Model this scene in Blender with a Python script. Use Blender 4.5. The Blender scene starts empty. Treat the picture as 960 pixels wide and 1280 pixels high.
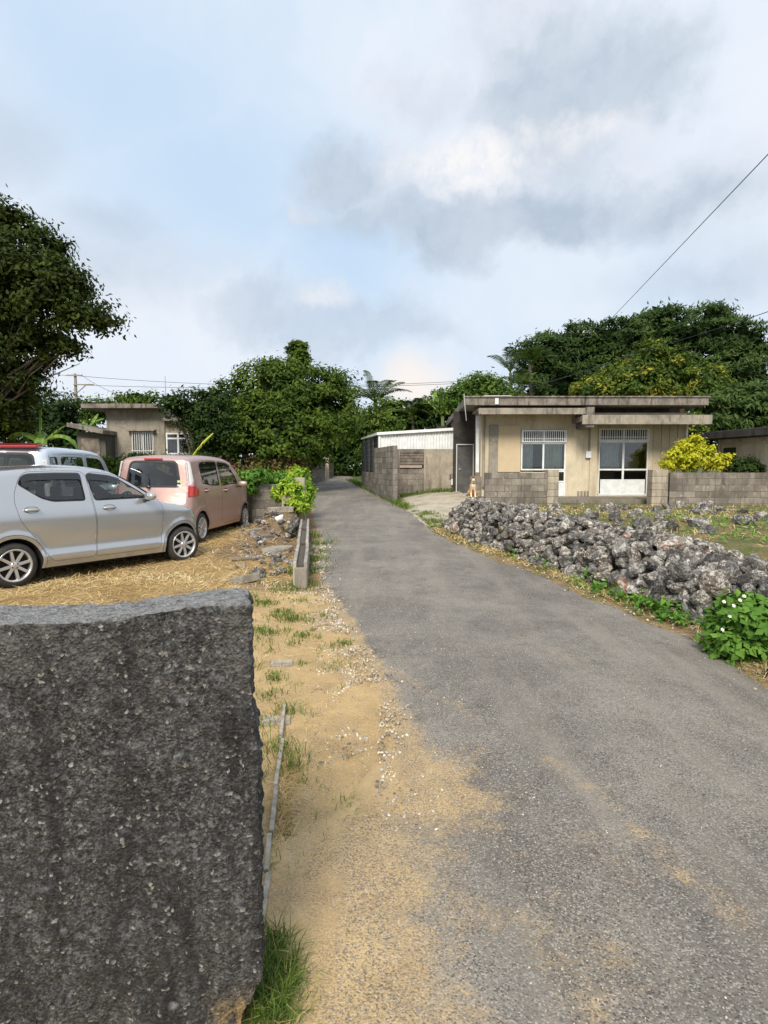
import bpy, bmesh, math, random
import numpy as np
from mathutils import Vector, Matrix, noise
from mathutils.geometry import delaunay_2d_cdt
random.seed(7); RNG = np.random.default_rng(7)
sc = bpy.context.scene; COL = sc.collection
PI = math.pi; rad = math.radians
# ------------------------------------------------------------------ camera
F = 740.0; EYE = 1.5; TH = math.atan(57/740)
cam = bpy.data.objects.new('camera', bpy.data.cameras.new('camera')); COL.objects.link(cam)
cam.location = (0, 0, EYE); cam.rotation_euler = (PI/2-TH, 0, 0)
cam.data.sensor_fit = 'VERTICAL'; cam.data.sensor_height = 36; cam.data.lens = 36*F/1280
cam.data.clip_start = 0.05; cam.data.clip_end = 5000
sc.camera = cam
def ray(px, py):
    u = (px-480)/F; v = (640-py)/F; c, s = math.cos(TH), math.sin(TH)
    return Vector((u, c+v*s, v*c-s))
def at(px, py, Y):
    d = ray(px, py); t = Y/d.y; return Vector((d.x*t, Y, EYE+d.z*t))
def road_z(y):
    if y < 7: return 0.0
    if y < 9: return 0.028*(y-7)**2/4
    if y < 37: return 0.028*(y-8)
    if y < 39: return 0.812+0.028*((y-37)-(y-37)**2/4)
    return 0.84
def gnd(px, py, h=None, zoff=0.0):
    d = ray(px, py); h = h or (lambda x, y: road_z(y)); y = 0.5
    while y < 80:
        t = y/d.y
        if EYE+d.z*t <= h(d.x*t, y)+zoff: return Vector((d.x*t, y, EYE+d.z*t))
        y += 0.01
    return at(px, py, 80)
# ------------------------------------------------------------------ outlines on the ground
def curve_xy(pts):
    P = sorted([(gnd(*p).y, gnd(*p).x) for p in pts])
    ys = np.array([a for a, b in P]); xs = np.array([b for a, b in P])
    def f(y):
        if y < ys[0]: return xs[0]+(y-ys[0])*(xs[1]-xs[0])/(ys[1]-ys[0])*0.6
        if y > ys[-1]: return xs[-1]+(y-ys[-1])*(xs[-1]-xs[-2])/(ys[-1]-ys[-2])
        return float(np.interp(y, ys, xs))
    return f
road_r = curve_xy([(960,850),(905,812),(850,788),(790,765),(740,745),(690,722),(650,709),(610,694),(575,680),(545,665),(533,655),(520,643),(497,631),(470,617),(445,605)])
road_l = curve_xy([(455,1010),(470,950),(466,900),(440,830),(412,770),(390,725),(392,700),(398,680),(388,650),(385,630),(388,615),(393,605)])
wall_x = curve_xy([(980,845),(900,790),(850,776),(800,756),(740,733),(700,716),(650,699),(600,682),(565,668),(555,660)])
WY1 = gnd(555,660).y
def sst(a, b, t):
    t = min(1, max(0, (t-a)/(b-a))); return t*t*(3-2*t)
def yard_x(y):
    if y <= WY1: return wall_x(y)+0.35
    k = min(1, (y-WY1)/4.0); return (wall_x(WY1)+0.35)*(1-k)+2.75*k
def H(x, y):
    r = road_z(y); z = r
    # raised garden bed held by the channel edging
    if 9 < y < 22: z += 0.42*sst(10.4, 12.7, y)*(1-sst(17, 21, y))*sst(-2.95, -2.3, x)*(1-sst(-1.86, -1.80, x-max(0, y-13.5)*-0.11))*(1+0.25*noise.noise(Vector((x*2.2, y*2.2, 7))))
    # driveway beside the block wall
    z += 0.2*sst(0.2, 2.2, x)*sst(15, 21, y)*(1-sst(26, 34, y))
    yx = yard_x(y)
    if x > yx:
        yz = (0.56-0.12*sst(7.6, 5.2, y))*(1-sst(8.5, 17.5, y))+0.33*sst(8.5, 17.5, y)
        yz = max(yz, r) if y > 24 else yz
        w = sst(0.0, 0.35, x-yx)*(1-sst(28, 34, y))
        z = z*(1-w)+yz*w
    if y < 34: z += 0.015*noise.noise(Vector((x*1.3, y*1.3, 0)))*sst(0, 0.5, abs(x-(road_l(y)+road_r(y))/2)-(road_r(y)-road_l(y))/2-0.15)
    return z
def G(x, y): return H(x, y)
# ------------------------------------------------------------------ mesh helpers
def mesh_np(name, V, FQ, rnd=None, smooth=False):
    V = np.ascontiguousarray(V, dtype=np.float32); FQ = np.ascontiguousarray(FQ, dtype=np.int32)
    me = bpy.data.meshes.new(name); n = len(V); m, k = FQ.shape
    me.vertices.add(n); me.vertices.foreach_set('co', V.ravel())
    me.loops.add(m*k); me.loops.foreach_set('vertex_index', FQ.ravel())
    me.polygons.add(m); me.polygons.foreach_set('loop_start', np.arange(0, m*k, k, dtype=np.int32))
    try: me.polygons.foreach_set('loop_total', np.full(m, k, dtype=np.int32))
    except Exception: pass
    if rnd is not None:
        a = me.attributes.new('rnd', 'FLOAT', 'POINT'); a.data.foreach_set('value', np.ascontiguousarray(rnd, dtype=np.float32))
    me.update(calc_edges=True); me.validate()
    me.polygons.foreach_set('use_smooth', np.full(m, bool(smooth)))
    return me
class MB:
    def __init__(s): s.v = []; s.f = []; s.r = []; s.cur = 0.5
    def add(s, vs, fs):
        b = len(s.v); s.v += [tuple(p) for p in vs]; s.f += [tuple(i+b for i in f) for f in fs]; s.r += [s.cur]*len(vs); return s
    def box(s, x0, x1, y0, y1, z0, z1):
        vs = [(x0,y0,z0),(x1,y0,z0),(x1,y1,z0),(x0,y1,z0),(x0,y0,z1),(x1,y0,z1),(x1,y1,z1),(x0,y1,z1)]
        return s.add(vs, [(0,3,2,1),(4,5,6,7),(0,1,5,4),(1,2,6,5),(2,3,7,6),(3,0,4,7)])
    def obox(s, c, sz, M=None):
        hx, hy, hz = sz[0]/2, sz[1]/2, sz[2]/2; c = Vector(c); M = M or Matrix.Identity(3)
        vs = [c+M@Vector((a*hx, b*hy, d*hz)) for d in (-1,1) for a, b in ((-1,-1),(1,-1),(1,1),(-1,1))]
        return s.add(vs, [(0,3,2,1),(4,5,6,7),(0,1,5,4),(1,2,6,5),(2,3,7,6),(3,0,4,7)])
    def prism(s, poly, z0, z1):
        n = len(poly); vs = [(x, y, z0) for x, y in poly]+[(x, y, z1) for x, y in poly]
        fs = [tuple(range(n))[::-1], tuple(range(n, 2*n))]+[(i, (i+1)%n, n+(i+1)%n, n+i) for i in range(n)]
        return s.add(vs, fs)
    def tube(s, path, rs, n=8, cap=True):
        path = [Vector(p) for p in path]; m = len(path)
        if not hasattr(rs, '__len__'): rs = [rs]*m
        vs = []; up = Vector((0,0,1))
        for i, p in enumerate(path):
            d = (path[min(i+1, m-1)]-path[max(i-1, 0)]).normalized()
            a = d.cross(up if abs(d.z) < 0.95 else Vector((1,0,0))).normalized(); b = d.cross(a)
            for k in range(n):
                t = 2*PI*k/n; vs.append(p+(a*math.cos(t)+b*math.sin(t))*rs[i])
        fs = [(i*n+k, i*n+(k+1)%n, (i+1)*n+(k+1)%n, (i+1)*n+k) for i in range(m-1) for k in range(n)]
        if cap: fs += [tuple(range(n))[::-1], tuple((m-1)*n+k for k in range(n))]
        return s.add(vs, fs)
    def lathe(s, prof, n=24, axis='y', c=(0,0,0), close=False):
        vs = []
        for (a, r) in prof:
            for k in range(n):
                t = 2*PI*k/n; u, w = r*math.cos(t), r*math.sin(t)
                vs.append((c[0]+u, c[1]+a, c[2]+w) if axis == 'y' else (c[0]+u, c[1]+w, c[2]+a))
        m = len(prof); fs = [(i*n+k, (i+1)*n+k, (i+1)*n+(k+1)%n, i*n+(k+1)%n) for i in range(m-1) for k in range(n)]
        return s.add(vs, fs)
    def mesh(s, name, smooth=False):
        me = bpy.data.meshes.new(name); me.from_pydata(s.v, [], s.f); me.update()
        a = me.attributes.new('rnd', 'FLOAT', 'POINT'); a.data.foreach_set('value', s.r)
        if smooth:
            me.polygons.foreach_set('use_smooth', [True]*len(me.polygons))
        return me
def link(name, me, mat, parent=None, bevel=0, smooth_angle=None, recalc=True):
    if isinstance(me, MB):
        me = me.mesh(name)
        if recalc:
            bm = bmesh.new(); bm.from_mesh(me); bmesh.ops.recalc_face_normals(bm, faces=bm.faces); bm.to_mesh(me); bm.free()
    o = bpy.data.objects.new(name, me); COL.objects.link(o)
    if mat: me.materials.append(mat)
    if parent is not None:
        o.parent = parent
        org = parent
        while org.parent: org = org.parent
        if org.get('wloc'):
            me.transform(Matrix.Translation(-Vector(org['wloc'])))
    if bevel:
        b = o.modifiers.new('bevel', 'BEVEL'); b.width = bevel; b.segments = 2; b.limit_method = 'ANGLE'; b.angle_limit = rad(40)
    if smooth_angle:
        try: me.set_sharp_from_angle(angle=rad(smooth_angle))
        except Exception: pass
    return o
def thing(name, label, cat, loc=(0,0,0), rz=0, group=None, world=True):
    o = bpy.data.objects.new(name, None); COL.objects.link(o); o.location = loc; o.rotation_euler = (0, 0, rz); o.empty_display_size = 0.3
    o['label'] = label; o['category'] = cat
    if group: o['group'] = group
    if world: o['wloc'] = list(loc)
    return o
def tag(o, label=None, cat=None, group=None, kind=None):
    if label: o['label'] = label
    if cat: o['category'] = cat
    if group: o['group'] = group
    if kind: o['kind'] = kind
    return o
def rebase(o):
    me = o.data; n = len(me.vertices); a = np.empty(n*3, dtype=np.float32); me.vertices.foreach_get('co', a); a = a.reshape(-1, 3)
    c = Vector(((a[:,0].min()+a[:,0].max())/2, (a[:,1].min()+a[:,1].max())/2, a[:,2].min()))
    me.transform(Matrix.Translation(-c)); o.location = c; return o
# ------------------------------------------------------------------ materials
class NT:
    def __init__(s, nt): s.nt = nt; s.L = nt.links
    def n(s, t, ins=None, **kw):
        nd = s.nt.nodes.new(t)
        for k, v in kw.items(): setattr(nd, k, v)
        for k, v in (ins or {}).items():
            if isinstance(v, bpy.types.NodeSocket): s.L.new(v, nd.inputs[k])
            else: nd.inputs[k].default_value = v
        return nd
    def math(s, op, a, b=None, c=None, clamp=False):
        nd = s.n('ShaderNodeMath', operation=op, use_clamp=clamp)
        for i, v in enumerate((a, b, c)):
            if v is None: continue
            if isinstance(v, bpy.types.NodeSocket): s.L.new(v, nd.inputs[i])
            else: nd.inputs[i].default_value = v
        return nd.outputs[0]
    def mix(s, f, a, b, blend='MIX'):
        nd = s.n('ShaderNodeMix', data_type='RGBA', blend_type=blend)
        for i, v in ((0, f), (6, a), (7, b)):
            if isinstance(v, bpy.types.NodeSocket): s.L.new(v, nd.inputs[i])
            elif i == 0: nd.inputs[i].default_value = v
            else: nd.inputs[i].default_value = (v[0], v[1], v[2], 1)
        return nd.outputs[2]
    def noise(s, vec, scale, detail=4, rough=0.6, out='Fac', dist=0.0):
        return s.n('ShaderNodeTexNoise', {'Vector': vec, 'Scale': scale, 'Detail': detail, 'Roughness': rough, 'Distortion': dist}).outputs[out]
    def ramp(s, f, stops):
        nd = s.n('ShaderNodeValToRGB'); s.L.new(f, nd.inputs[0]); e = nd.color_ramp.elements
        while len(e) < len(stops): e.new(0.5)
        for el, (p, c) in zip(e, stops):
            el.position = p; el.color = (c, c, c, 1) if not hasattr(c, '__len__') else (c[0], c[1], c[2], 1)
        return nd.outputs[0]
    def remap(s, f, a, b, c=0.0, d=1.0):
        nd = s.n('ShaderNodeMapRange', interpolation_type='SMOOTHSTEP'); s.L.new(f, nd.inputs[0])
        for i, v in zip((1,2,3,4), (a,b,c,d)): nd.inputs[i].default_value = v
        return nd.outputs[0]
    def bump(s, h, strength, dist=0.01, nrm=None):
        nd = s.n('ShaderNodeBump', {'Strength': strength, 'Distance': dist, 'Height': h})
        if nrm is not None: s.L.new(nrm, nd.inputs['Normal'])
        return nd.outputs[0]
def new_mat(name):
    m = bpy.data.materials.new(name); m.use_nodes = True; nt = m.node_tree; nt.nodes.clear(); t = NT(nt)
    out = t.n('ShaderNodeOutputMaterial'); bs = t.n('ShaderNodeBsdfPrincipled'); t.L.new(bs.outputs[0], out.inputs[0])
    t.bs = bs; t.out = out; t.P = t.n('ShaderNodeTexCoord').outputs['Object']; return m, t
def setc(t, k, v):
    if isinstance(v, bpy.types.NodeSocket): t.L.new(v, t.bs.inputs[k])
    elif hasattr(v, '__len__'): t.bs.inputs[k].default_value = (v[0], v[1], v[2], 1)
    else: t.bs.inputs[k].default_value = v
def plain(name, c, rough=0.5, metal=0, coat=0, c2=None, scale=8, bump=0, bscale=60, spec=0.5, rnd=0):
    m, t = new_mat(name); col = c
    if c2 is not None:
        n1 = t.noise(t.P, scale, 6, 0.65); col = t.mix(t.remap(n1, 0.35, 0.65), c, c2)
    if rnd:
        a = t.n('ShaderNodeAttribute', attribute_name='rnd').outputs['Fac']
        k = t.math('MULTIPLY_ADD', a, rnd, 1-rnd/2)
        cc = t.n('ShaderNodeCombineXYZ', {0: k, 1: k, 2: k}).outputs[0]
        col = t.mix(1.0, col, cc, 'MULTIPLY')
        if not isinstance(col, bpy.types.NodeSocket): pass
    setc(t, 'Base Color', col); setc(t, 'Roughness', rough); setc(t, 'Metallic', metal); setc(t, 'Coat Weight', coat)
    setc(t, 'Specular IOR Level', spec)
    if coat: setc(t, 'Coat Roughness', 0.07)
    if bump:
        nb = t.noise(t.P, bscale, 5, 0.7); setc(t, 'Normal', t.bump(nb, bump, 0.01))
    return m
def concrete(name, base, dark, light=None, stain=0.5, scale=1.0, bump=0.5, streak=True, moss=None):
    m, t = new_mat(name)
    mp = t.n('ShaderNodeMapping', {'Vector': t.P, 'Scale': (3*scale, 3*scale, 0.5*scale)}).outputs[0]
    st = t.remap(t.noise(mp, 1.6, 7, 0.7), 0.42, 0.68)
    bl = t.remap(t.noise(t.P, 1.3*scale, 8, 0.72), 0.4, 0.66)
    f = t.math('MULTIPLY', t.math('MAXIMUM', t.math('MULTIPLY', st, 1.0 if streak else 0.0), t.math('MULTIPLY', bl, 0.8)), stain)
    col = t.mix(f, base, dark)
    sp = t.remap(t.noise(t.P, 55*scale, 3, 0.6), 0.38, 0.62)
    col = t.mix(t.math('MULTIPLY', sp, 0.35), col, tuple(c*0.5 for c in base))
    if light: col = t.mix(t.math('MULTIPLY', t.remap(t.noise(t.P, 4*scale, 8, 0.75), 0.56, 0.66), 0.8), col, light)
    if moss: col = t.mix(t.math('MULTIPLY', t.remap(t.noise(t.P, 2.3*scale, 7, 0.7), 0.5, 0.62), 0.7), col, moss)
    a = t.n('ShaderNodeAttribute', attribute_name='rnd').outputs['Fac']
    k = t.math('MULTIPLY_ADD', a, 0.5, 0.75); cc = t.n('ShaderNodeCombineXYZ', {0: k, 1: k, 2: k}).outputs[0]
    col = t.mix(1.0, col, cc, 'MULTIPLY')
    setc(t, 'Base Color', col); setc(t, 'Roughness', 0.92); setc(t, 'Specular IOR Level', 0.25)
    h = t.math('ADD', t.noise(t.P, 90*scale, 5, 0.7), t.math('MULTIPLY', t.noise(t.P, 14*scale, 6, 0.7), 1.5))
    setc(t, 'Normal', t.bump(h, bump, 0.008)); return m
def leaf_mat(name, cols, trans=0.3, rough=0.62, spec=0.16):
    m, t = new_mat(name); a = t.n('ShaderNodeAttribute', attribute_name='rnd').outputs['Fac']
    k = len(cols); col = t.ramp(a, [(i/(k-1), c) for i, c in enumerate(cols)])
    setc(t, 'Base Color', col); setc(t, 'Roughness', rough); setc(t, 'Specular IOR Level', spec)
    tr = t.n('ShaderNodeBsdfTranslucent'); t.L.new(t.mix(1.0, col, (1.25, 1.35, 0.6), 'MULTIPLY'), tr.inputs[0])
    mx = t.n('ShaderNodeMixShader', {0: trans}); t.L.new(t.bs.outputs[0], mx.inputs[1]); t.L.new(tr.outputs[0], mx.inputs[2])
    t.L.new(mx.outputs[0], t.out.inputs[0]); return m
def glass_mat(name, tint=(0.8,0.9,0.88), opac=0.0, rough=0.02, dark=(0.01,0.012,0.012)):
    m, t = new_mat(name)
    tp = t.n('ShaderNodeBsdfTransparent', {0: (*tint, 1)}); gl = t.n('ShaderNodeBsdfGlossy', {'Color': (1,1,1,1), 'Roughness': rough})
    df = t.n('ShaderNodeBsdfDiffuse', {0: (*dark, 1)}); m1 = t.n('ShaderNodeMixShader', {0: opac})
    t.L.new(tp.outputs[0], m1.inputs[1]); t.L.new(df.outputs[0], m1.inputs[2])
    fr = t.n('ShaderNodeFresnel', {'IOR': 1.7}); m2 = t.n('ShaderNodeMixShader')
    t.L.new(fr.outputs[0], m2.inputs[0]); t.L.new(m1.outputs[0], m2.inputs[1]); t.L.new(gl.outputs[0], m2.inputs[2])
    t.L.new(m2.outputs[0], t.out.inputs[0]); return m
# ------------------------------------------------------------------ world: nishita sky + broken cloud
SUN_EL, SUN_AZ = rad(42), rad(-170)    # azimuth from +Y, clockwise: behind the camera, to the left
def build_world():
    w = bpy.data.worlds.new('World'); sc.world = w; w.use_nodes = True; nt = w.node_tree; nt.nodes.clear(); t = NT(nt)
    out = t.n('ShaderNodeOutputWorld'); bg = t.n('ShaderNodeBackground', {'Strength': 0.084}); t.L.new(bg.outputs[0], out.inputs[0])
    sky = t.n('ShaderNodeTexSky'); sky.sky_type = 'NISHITA'; sky.sun_disc = False; sky.sun_elevation = SUN_EL; sky.sun_rotation = SUN_AZ % (2*PI)
    d = t.n('ShaderNodeTexCoord').outputs['Generated']; sp = t.n('ShaderNodeSeparateXYZ', {0: d})
    az = t.math('ARCTAN2', sp.outputs[0], sp.outputs[1]); el = t.math('ARCSINE', sp.outputs[2])
    p = t.n('ShaderNodeCombineXYZ', {0: az, 1: el, 2: 0.0}).outputs[0]
    def warped(amp, scale, det=6, seed=0.0):
        q = t.n('ShaderNodeVectorMath', {0: p, 1: (seed, seed*1.7, seed)}, operation='ADD').outputs[0]
        nz = t.noise(q, scale, det, 0.6, 'Color')
        c = t.n('ShaderNodeVectorMath', {0: nz, 1: (0.5, 0.5, 0.5)}, operation='SUBTRACT').outputs[0]
        sc_ = t.n('ShaderNodeVectorMath', {0: c}, operation='SCALE'); sc_.inputs['Scale'].default_value = amp
        return t.n('ShaderNodeVectorMath', {0: p, 1: sc_.outputs[0]}, operation='ADD').outputs[0]
    W1 = warped(0.17, 5.5, 8); W2 = warped(0.16, 8, 8, 3.1)
    def blob(px, py, rx, ry, soft=0.75, W=W1):
        r0 = ray(px, py).normalized(); a, e = math.atan2(r0.x, r0.y), math.asin(r0.z)
        k = math.cos(a)*math.cos(e)  # px -> radians near this direction
        v = t.n('ShaderNodeVectorMath', {0: W, 1: (a, e, 0)}, operation='SUBTRACT').outputs[0]
        v = t.n('ShaderNodeVectorMath', {0: v, 1: (F/(rx*k), F/(ry*k), 0)}, operation='MULTIPLY').outputs[0]
        ln = t.n('ShaderNodeVectorMath', {0: v}, operation='LENGTH').outputs['Value']
        return t.remap(ln, 1+soft, 1-soft, 0, 1)
    def mx(l):
        r = l[0]
        for b in l[1:]: r = t.math('MAXIMUM', r, b)
        return r
    # base: blue patches to thin pale veil
    veil = t.remap(t.noise(warped(0.3, 2.5, 4, 7.7), 1.7, 6, 0.6), 0.3, 0.62)
    blue = mx([blob(270,225,200,90,0.9), blob(150,90,190,120,0.95), blob(430,290,120,80,0.9)])
    base = t.mix(0.10, (5.0, 6.75, 8.75), sky.outputs[0])
    veilc = t.mix(veil, (6.0, 7.15, 8.5), (7.5, 8.0, 8.75))
    base = t.mix(t.math('MULTIPLY', t.math('SUBTRACT', 1.0, t.math('MULTIPLY', blue, 0.75)), 1.0), base, veilc)
    # clouds: pale bodies, grey undersides, lit upper edges
    tex = t.noise(W2, 9, 8, 0.62); tx2 = t.noise(warped(0.12, 10, 6, 1.3), 22, 6, 0.62)
    body = mx([blob(600,245,235,62,0.32,W2), blob(430,225,60,40,0.45,W2), blob(700,100,135,90,0.35,W2), blob(790,95,60,55,0.4,W2), blob(640,30,90,50,0.5,W2), blob(860,235,80,50,0.6,W2), blob(375,278,18,13,0.5,W2), blob(520,120,70,30,0.8,W2)])
    under = mx([blob(620,282,220,34,0.55,W2), blob(705,120,110,68,0.55,W2), blob(800,95,60,50,0.6,W2), blob(430,225,60,34,0.7,W2), blob(840,265,90,30,0.8,W2)])
    col = t.mix(t.math('MULTIPLY', body, 0.72), base, t.mix(t.remap(tex, 0.3, 0.7), (5.7, 6.35, 7.35), (7.1, 7.45, 8.2)))
    col = t.mix(t.math('MULTIPLY', under, t.remap(tex, 0.2, 0.62, 0.98, 0.55)), col, (4.1, 4.95, 5.95))
    low = mx([blob(345,392,95,34,0.45,W2), blob(440,405,110,28,0.6,W2), blob(520,415,60,20,0.8,W2), blob(90,330,150,45,0.95), blob(900,345,110,30,0.9,W2), blob(10,165,60,40,0.9), blob(130,290,60,30,0.9,W2)])
    col = t.mix(t.math('MULTIPLY', low, t.remap(tex, 0.2, 0.6, 0.85, 0.5)), col, (4.6, 5.45, 6.55))
    lit = mx([t.math('MULTIPLY', blob(585,205,95,30,0.6,W2), 1.0), t.math('MULTIPLY', blob(395,378,40,13,0.9,W2), 0.55), t.math('MULTIPLY', blob(740,168,60,20,0.8,W2), 0.7)])
    col = t.mix(t.math('MULTIPLY', lit, t.remap(tx2, 0.3, 0.62, 0.35, 0.95)), col, (8.6, 8.5, 8.6))
    col = t.mix(t.math('MULTIPLY', blob(515,482,42,26,0.9), 0.8), col, (9.2, 8.3, 7.6))
    nd = t.remap(sp.outputs[2], -0.03, 0.0)
    col = t.mix(nd, (1.5, 1.4, 1.2), col)
    t.L.new(col, bg.inputs[0])
build_world()
sd = bpy.data.lights.new('sun', 'SUN'); sd.energy = 3.3; sd.angle = rad(20); sd.color = (1.0, 0.915, 0.775)
sun = bpy.data.objects.new('sun', sd); COL.objects.link(sun)
sdir = Vector((math.sin(SUN_AZ)*math.cos(SUN_EL), math.cos(SUN_AZ)*math.cos(SUN_EL), math.sin(SUN_EL)))
sun.rotation_euler = sdir.to_track_quat('Z', 'Y').to_euler(); sun.location = sdir*60
sc.view_settings.view_transform = 'Standard'; sc.view_settings.look = 'None'; sc.view_settings.gamma = 1; sc.view_settings.exposure = 0.42
sc.view_settings.use_curve_mapping = False
sc.cycles.use_denoising = True; sc.cycles.max_bounces = 6; sc.cycles.diffuse_bounces = 2; sc.cycles.glossy_bounces = 3; sc.cycles.transparent_max_bounces = 10; sc.cycles.transmission_bounces = 4
# ------------------------------------------------------------------ ground
def seg_dist(x, y, a, b):
    ax, ay, bx, by = a[0], a[1], b[0], b[1]; t = ((x-ax)*(bx-ax)+(y-ay)*(by-ay))/max(1e-9, (bx-ax)**2+(by-ay)**2)
    t = min(1, max(0, t)); return math.hypot(x-ax-t*(bx-ax), y-ay-t*(by-ay))
def axis(a, b, step, lo, hi, g=1.16):
    L = list(np.arange(a, b+1e-6, step)); s = step
    while L[-1] < hi: s *= g; L.append(L[-1]+s)
    s = step
    while L[0] > lo: s *= g; L.insert(0, L[0]-s)
    return np.array(L)
gx = axis(-6, 9, 0.07, -1200, 1200); gy = axis(0.5, 20, 0.08, -800, 1600)
nx, ny = len(gx), len(gy)
gv = np.zeros((nx*ny, 3)); gs = np.zeros((nx*ny, 4)); i = 0
GREEN_STRIPS = [gnd(*p) for p in ((960,850),(905,806),(850,784),(800,764),(740,742),(690,716),(650,706),(610,690),(575,676),(548,660))]
for yy in gy:
    rl = road_l(min(max(yy, 1.0), 40)); rr = road_r(min(max(yy, 1.5), 40))
    for xx in gx:
        z = H(xx, yy) if (-400 < xx < 400 and yy < 400) else 0.84 if yy > 30 else 0.0
        if rl+0.12 < xx < rr-0.12 and yy < 37.5: z -= 0.03
        gv[i] = (xx, yy, z)
        # weights: sand, straw, green, pale
        sand = straw = green = pale = 0.0
        if xx < rl+0.2:
            dl = rl-xx
            sand = sst(2.2, 0.2, dl)*sst(9.5, 6.0, yy)
            straw = 1-sand if yy < 14.5 else sst(17, 14.5, yy)
            if yy > 7: sand *= 0.6
            green = 0.15+0.85*sst(15, 19, yy)
            hp = sst(8.2, 10, yy)*sst(-3.3, -2.6, xx); straw *= 1-0.75*hp
        else:
            if xx > yard_x(yy): straw = 0.45; green = 0.55
            else: straw = 0.5; green = 0.4
            if 12 < yy < 22 and 0 < xx < 3.2: pale = 0.62*sst(12, 14, yy)*sst(0.2, 0.9, xx); green = 0.5
            if yy > 24: green = 0.9
        gs[i] = (sand, straw, green, pale); i += 1
idx = np.arange(nx*ny).reshape(ny, nx)
gf = np.stack([idx[:-1,:-1].ravel(), idx[:-1,1:].ravel(), idx[1:,1:].ravel(), idx[1:,:-1].ravel()], 1)
gme = mesh_np('ground', gv, gf, smooth=True)
for k, nm in enumerate(('sand', 'straw', 'green', 'pale')):
    a = gme.attributes.new(nm, 'FLOAT', 'POINT'); a.data.foreach_set('value', np.ascontiguousarray(gs[:,k], dtype=np.float32))
def ground_mat():
    m, t = new_mat('dry_ground'); at_ = lambda n: t.n('ShaderNodeAttribute', attribute_name=n).outputs['Fac']
    P = t.P
    n1 = t.noise(P, 2.2, 8, 0.7); n2 = t.noise(P, 28, 6, 0.7); n3 = t.noise(P, 160, 3, 0.6); n4 = t.noise(P, 0.7, 5, 0.6)
    soil = t.mix(t.remap(n2, 0.35, 0.65), (0.13, 0.09, 0.055), (0.26, 0.185, 0.115))
    sandc = t.mix(t.remap(n1, 0.3, 0.7), (0.55, 0.39, 0.19), (0.43, 0.30, 0.15))
    sandc = t.mix(t.math('MULTIPLY', t.math('MULTIPLY', t.remap(n3, 0.48, 0.62), t.remap(t.noise(P, 4, 6, 0.7), 0.35, 0.6)), 0.75), sandc, (0.15, 0.115, 0.085))
    sandc = t.mix(t.math('MULTIPLY', t.remap(t.noise(P, 3.1, 8, 0.75), 0.52, 0.68), 0.6), sandc, (0.30, 0.20, 0.11))
    sandc = t.mix(t.math('MULTIPLY', t.remap(t.noise(P, 95, 2, 0.5), 0.62, 0.68), 0.8), sandc, (0.62, 0.57, 0.48))
    strawc = t.mix(t.remap(n2, 0.3, 0.7), (0.22, 0.145, 0.065), (0.47, 0.33, 0.15))
    strawc = t.mix(t.math('MULTIPLY', t.remap(n1, 0.5, 0.68), 0.8), strawc, soil)
    greenc = t.mix(t.remap(n2, 0.3, 0.7), (0.05, 0.075, 0.02), (0.12, 0.14, 0.045))
    palec = t.mix(t.remap(n2, 0.3, 0.7), (0.34, 0.3, 0.23), (0.55, 0.5, 0.42))
    def wt(w, n, soft=0.18):
        return t.n('ShaderNodeMapRange', {0: t.math('ADD', w, t.math('MULTIPLY', t.math('SUBTRACT', n, 0.5), 1.3)), 1: 0.5-soft, 2: 0.5+soft}, interpolation_type='SMOOTHSTEP').outputs[0]
    c = t.mix(wt(at_('straw'), n1), soil, strawc)
    c = t.mix(wt(at_('green'), t.noise(P, 1.6, 8, 0.72)), c, greenc)
    c = t.mix(wt(at_('pale'), t.noise(P, 1.1, 6, 0.7)), c, palec)
    c = t.mix(wt(at_('sand'), t.noise(P, 1.9, 8, 0.7), 0.3), c, sandc)
    setc(t, 'Base Color', c); setc(t, 'Roughness', 0.95); setc(t, 'Specular IOR Level', 0.2)
    h = t.math('ADD', t.math('MULTIPLY', n3, 0.5), t.math('MULTIPLY', n2, 1.2))
    setc(t, 'Normal', t.bump(h, 0.7, 0.02)); return m
M_ground = ground_mat()
go = link('ground', gme, M_ground); tag(go, kind='structure')
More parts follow.
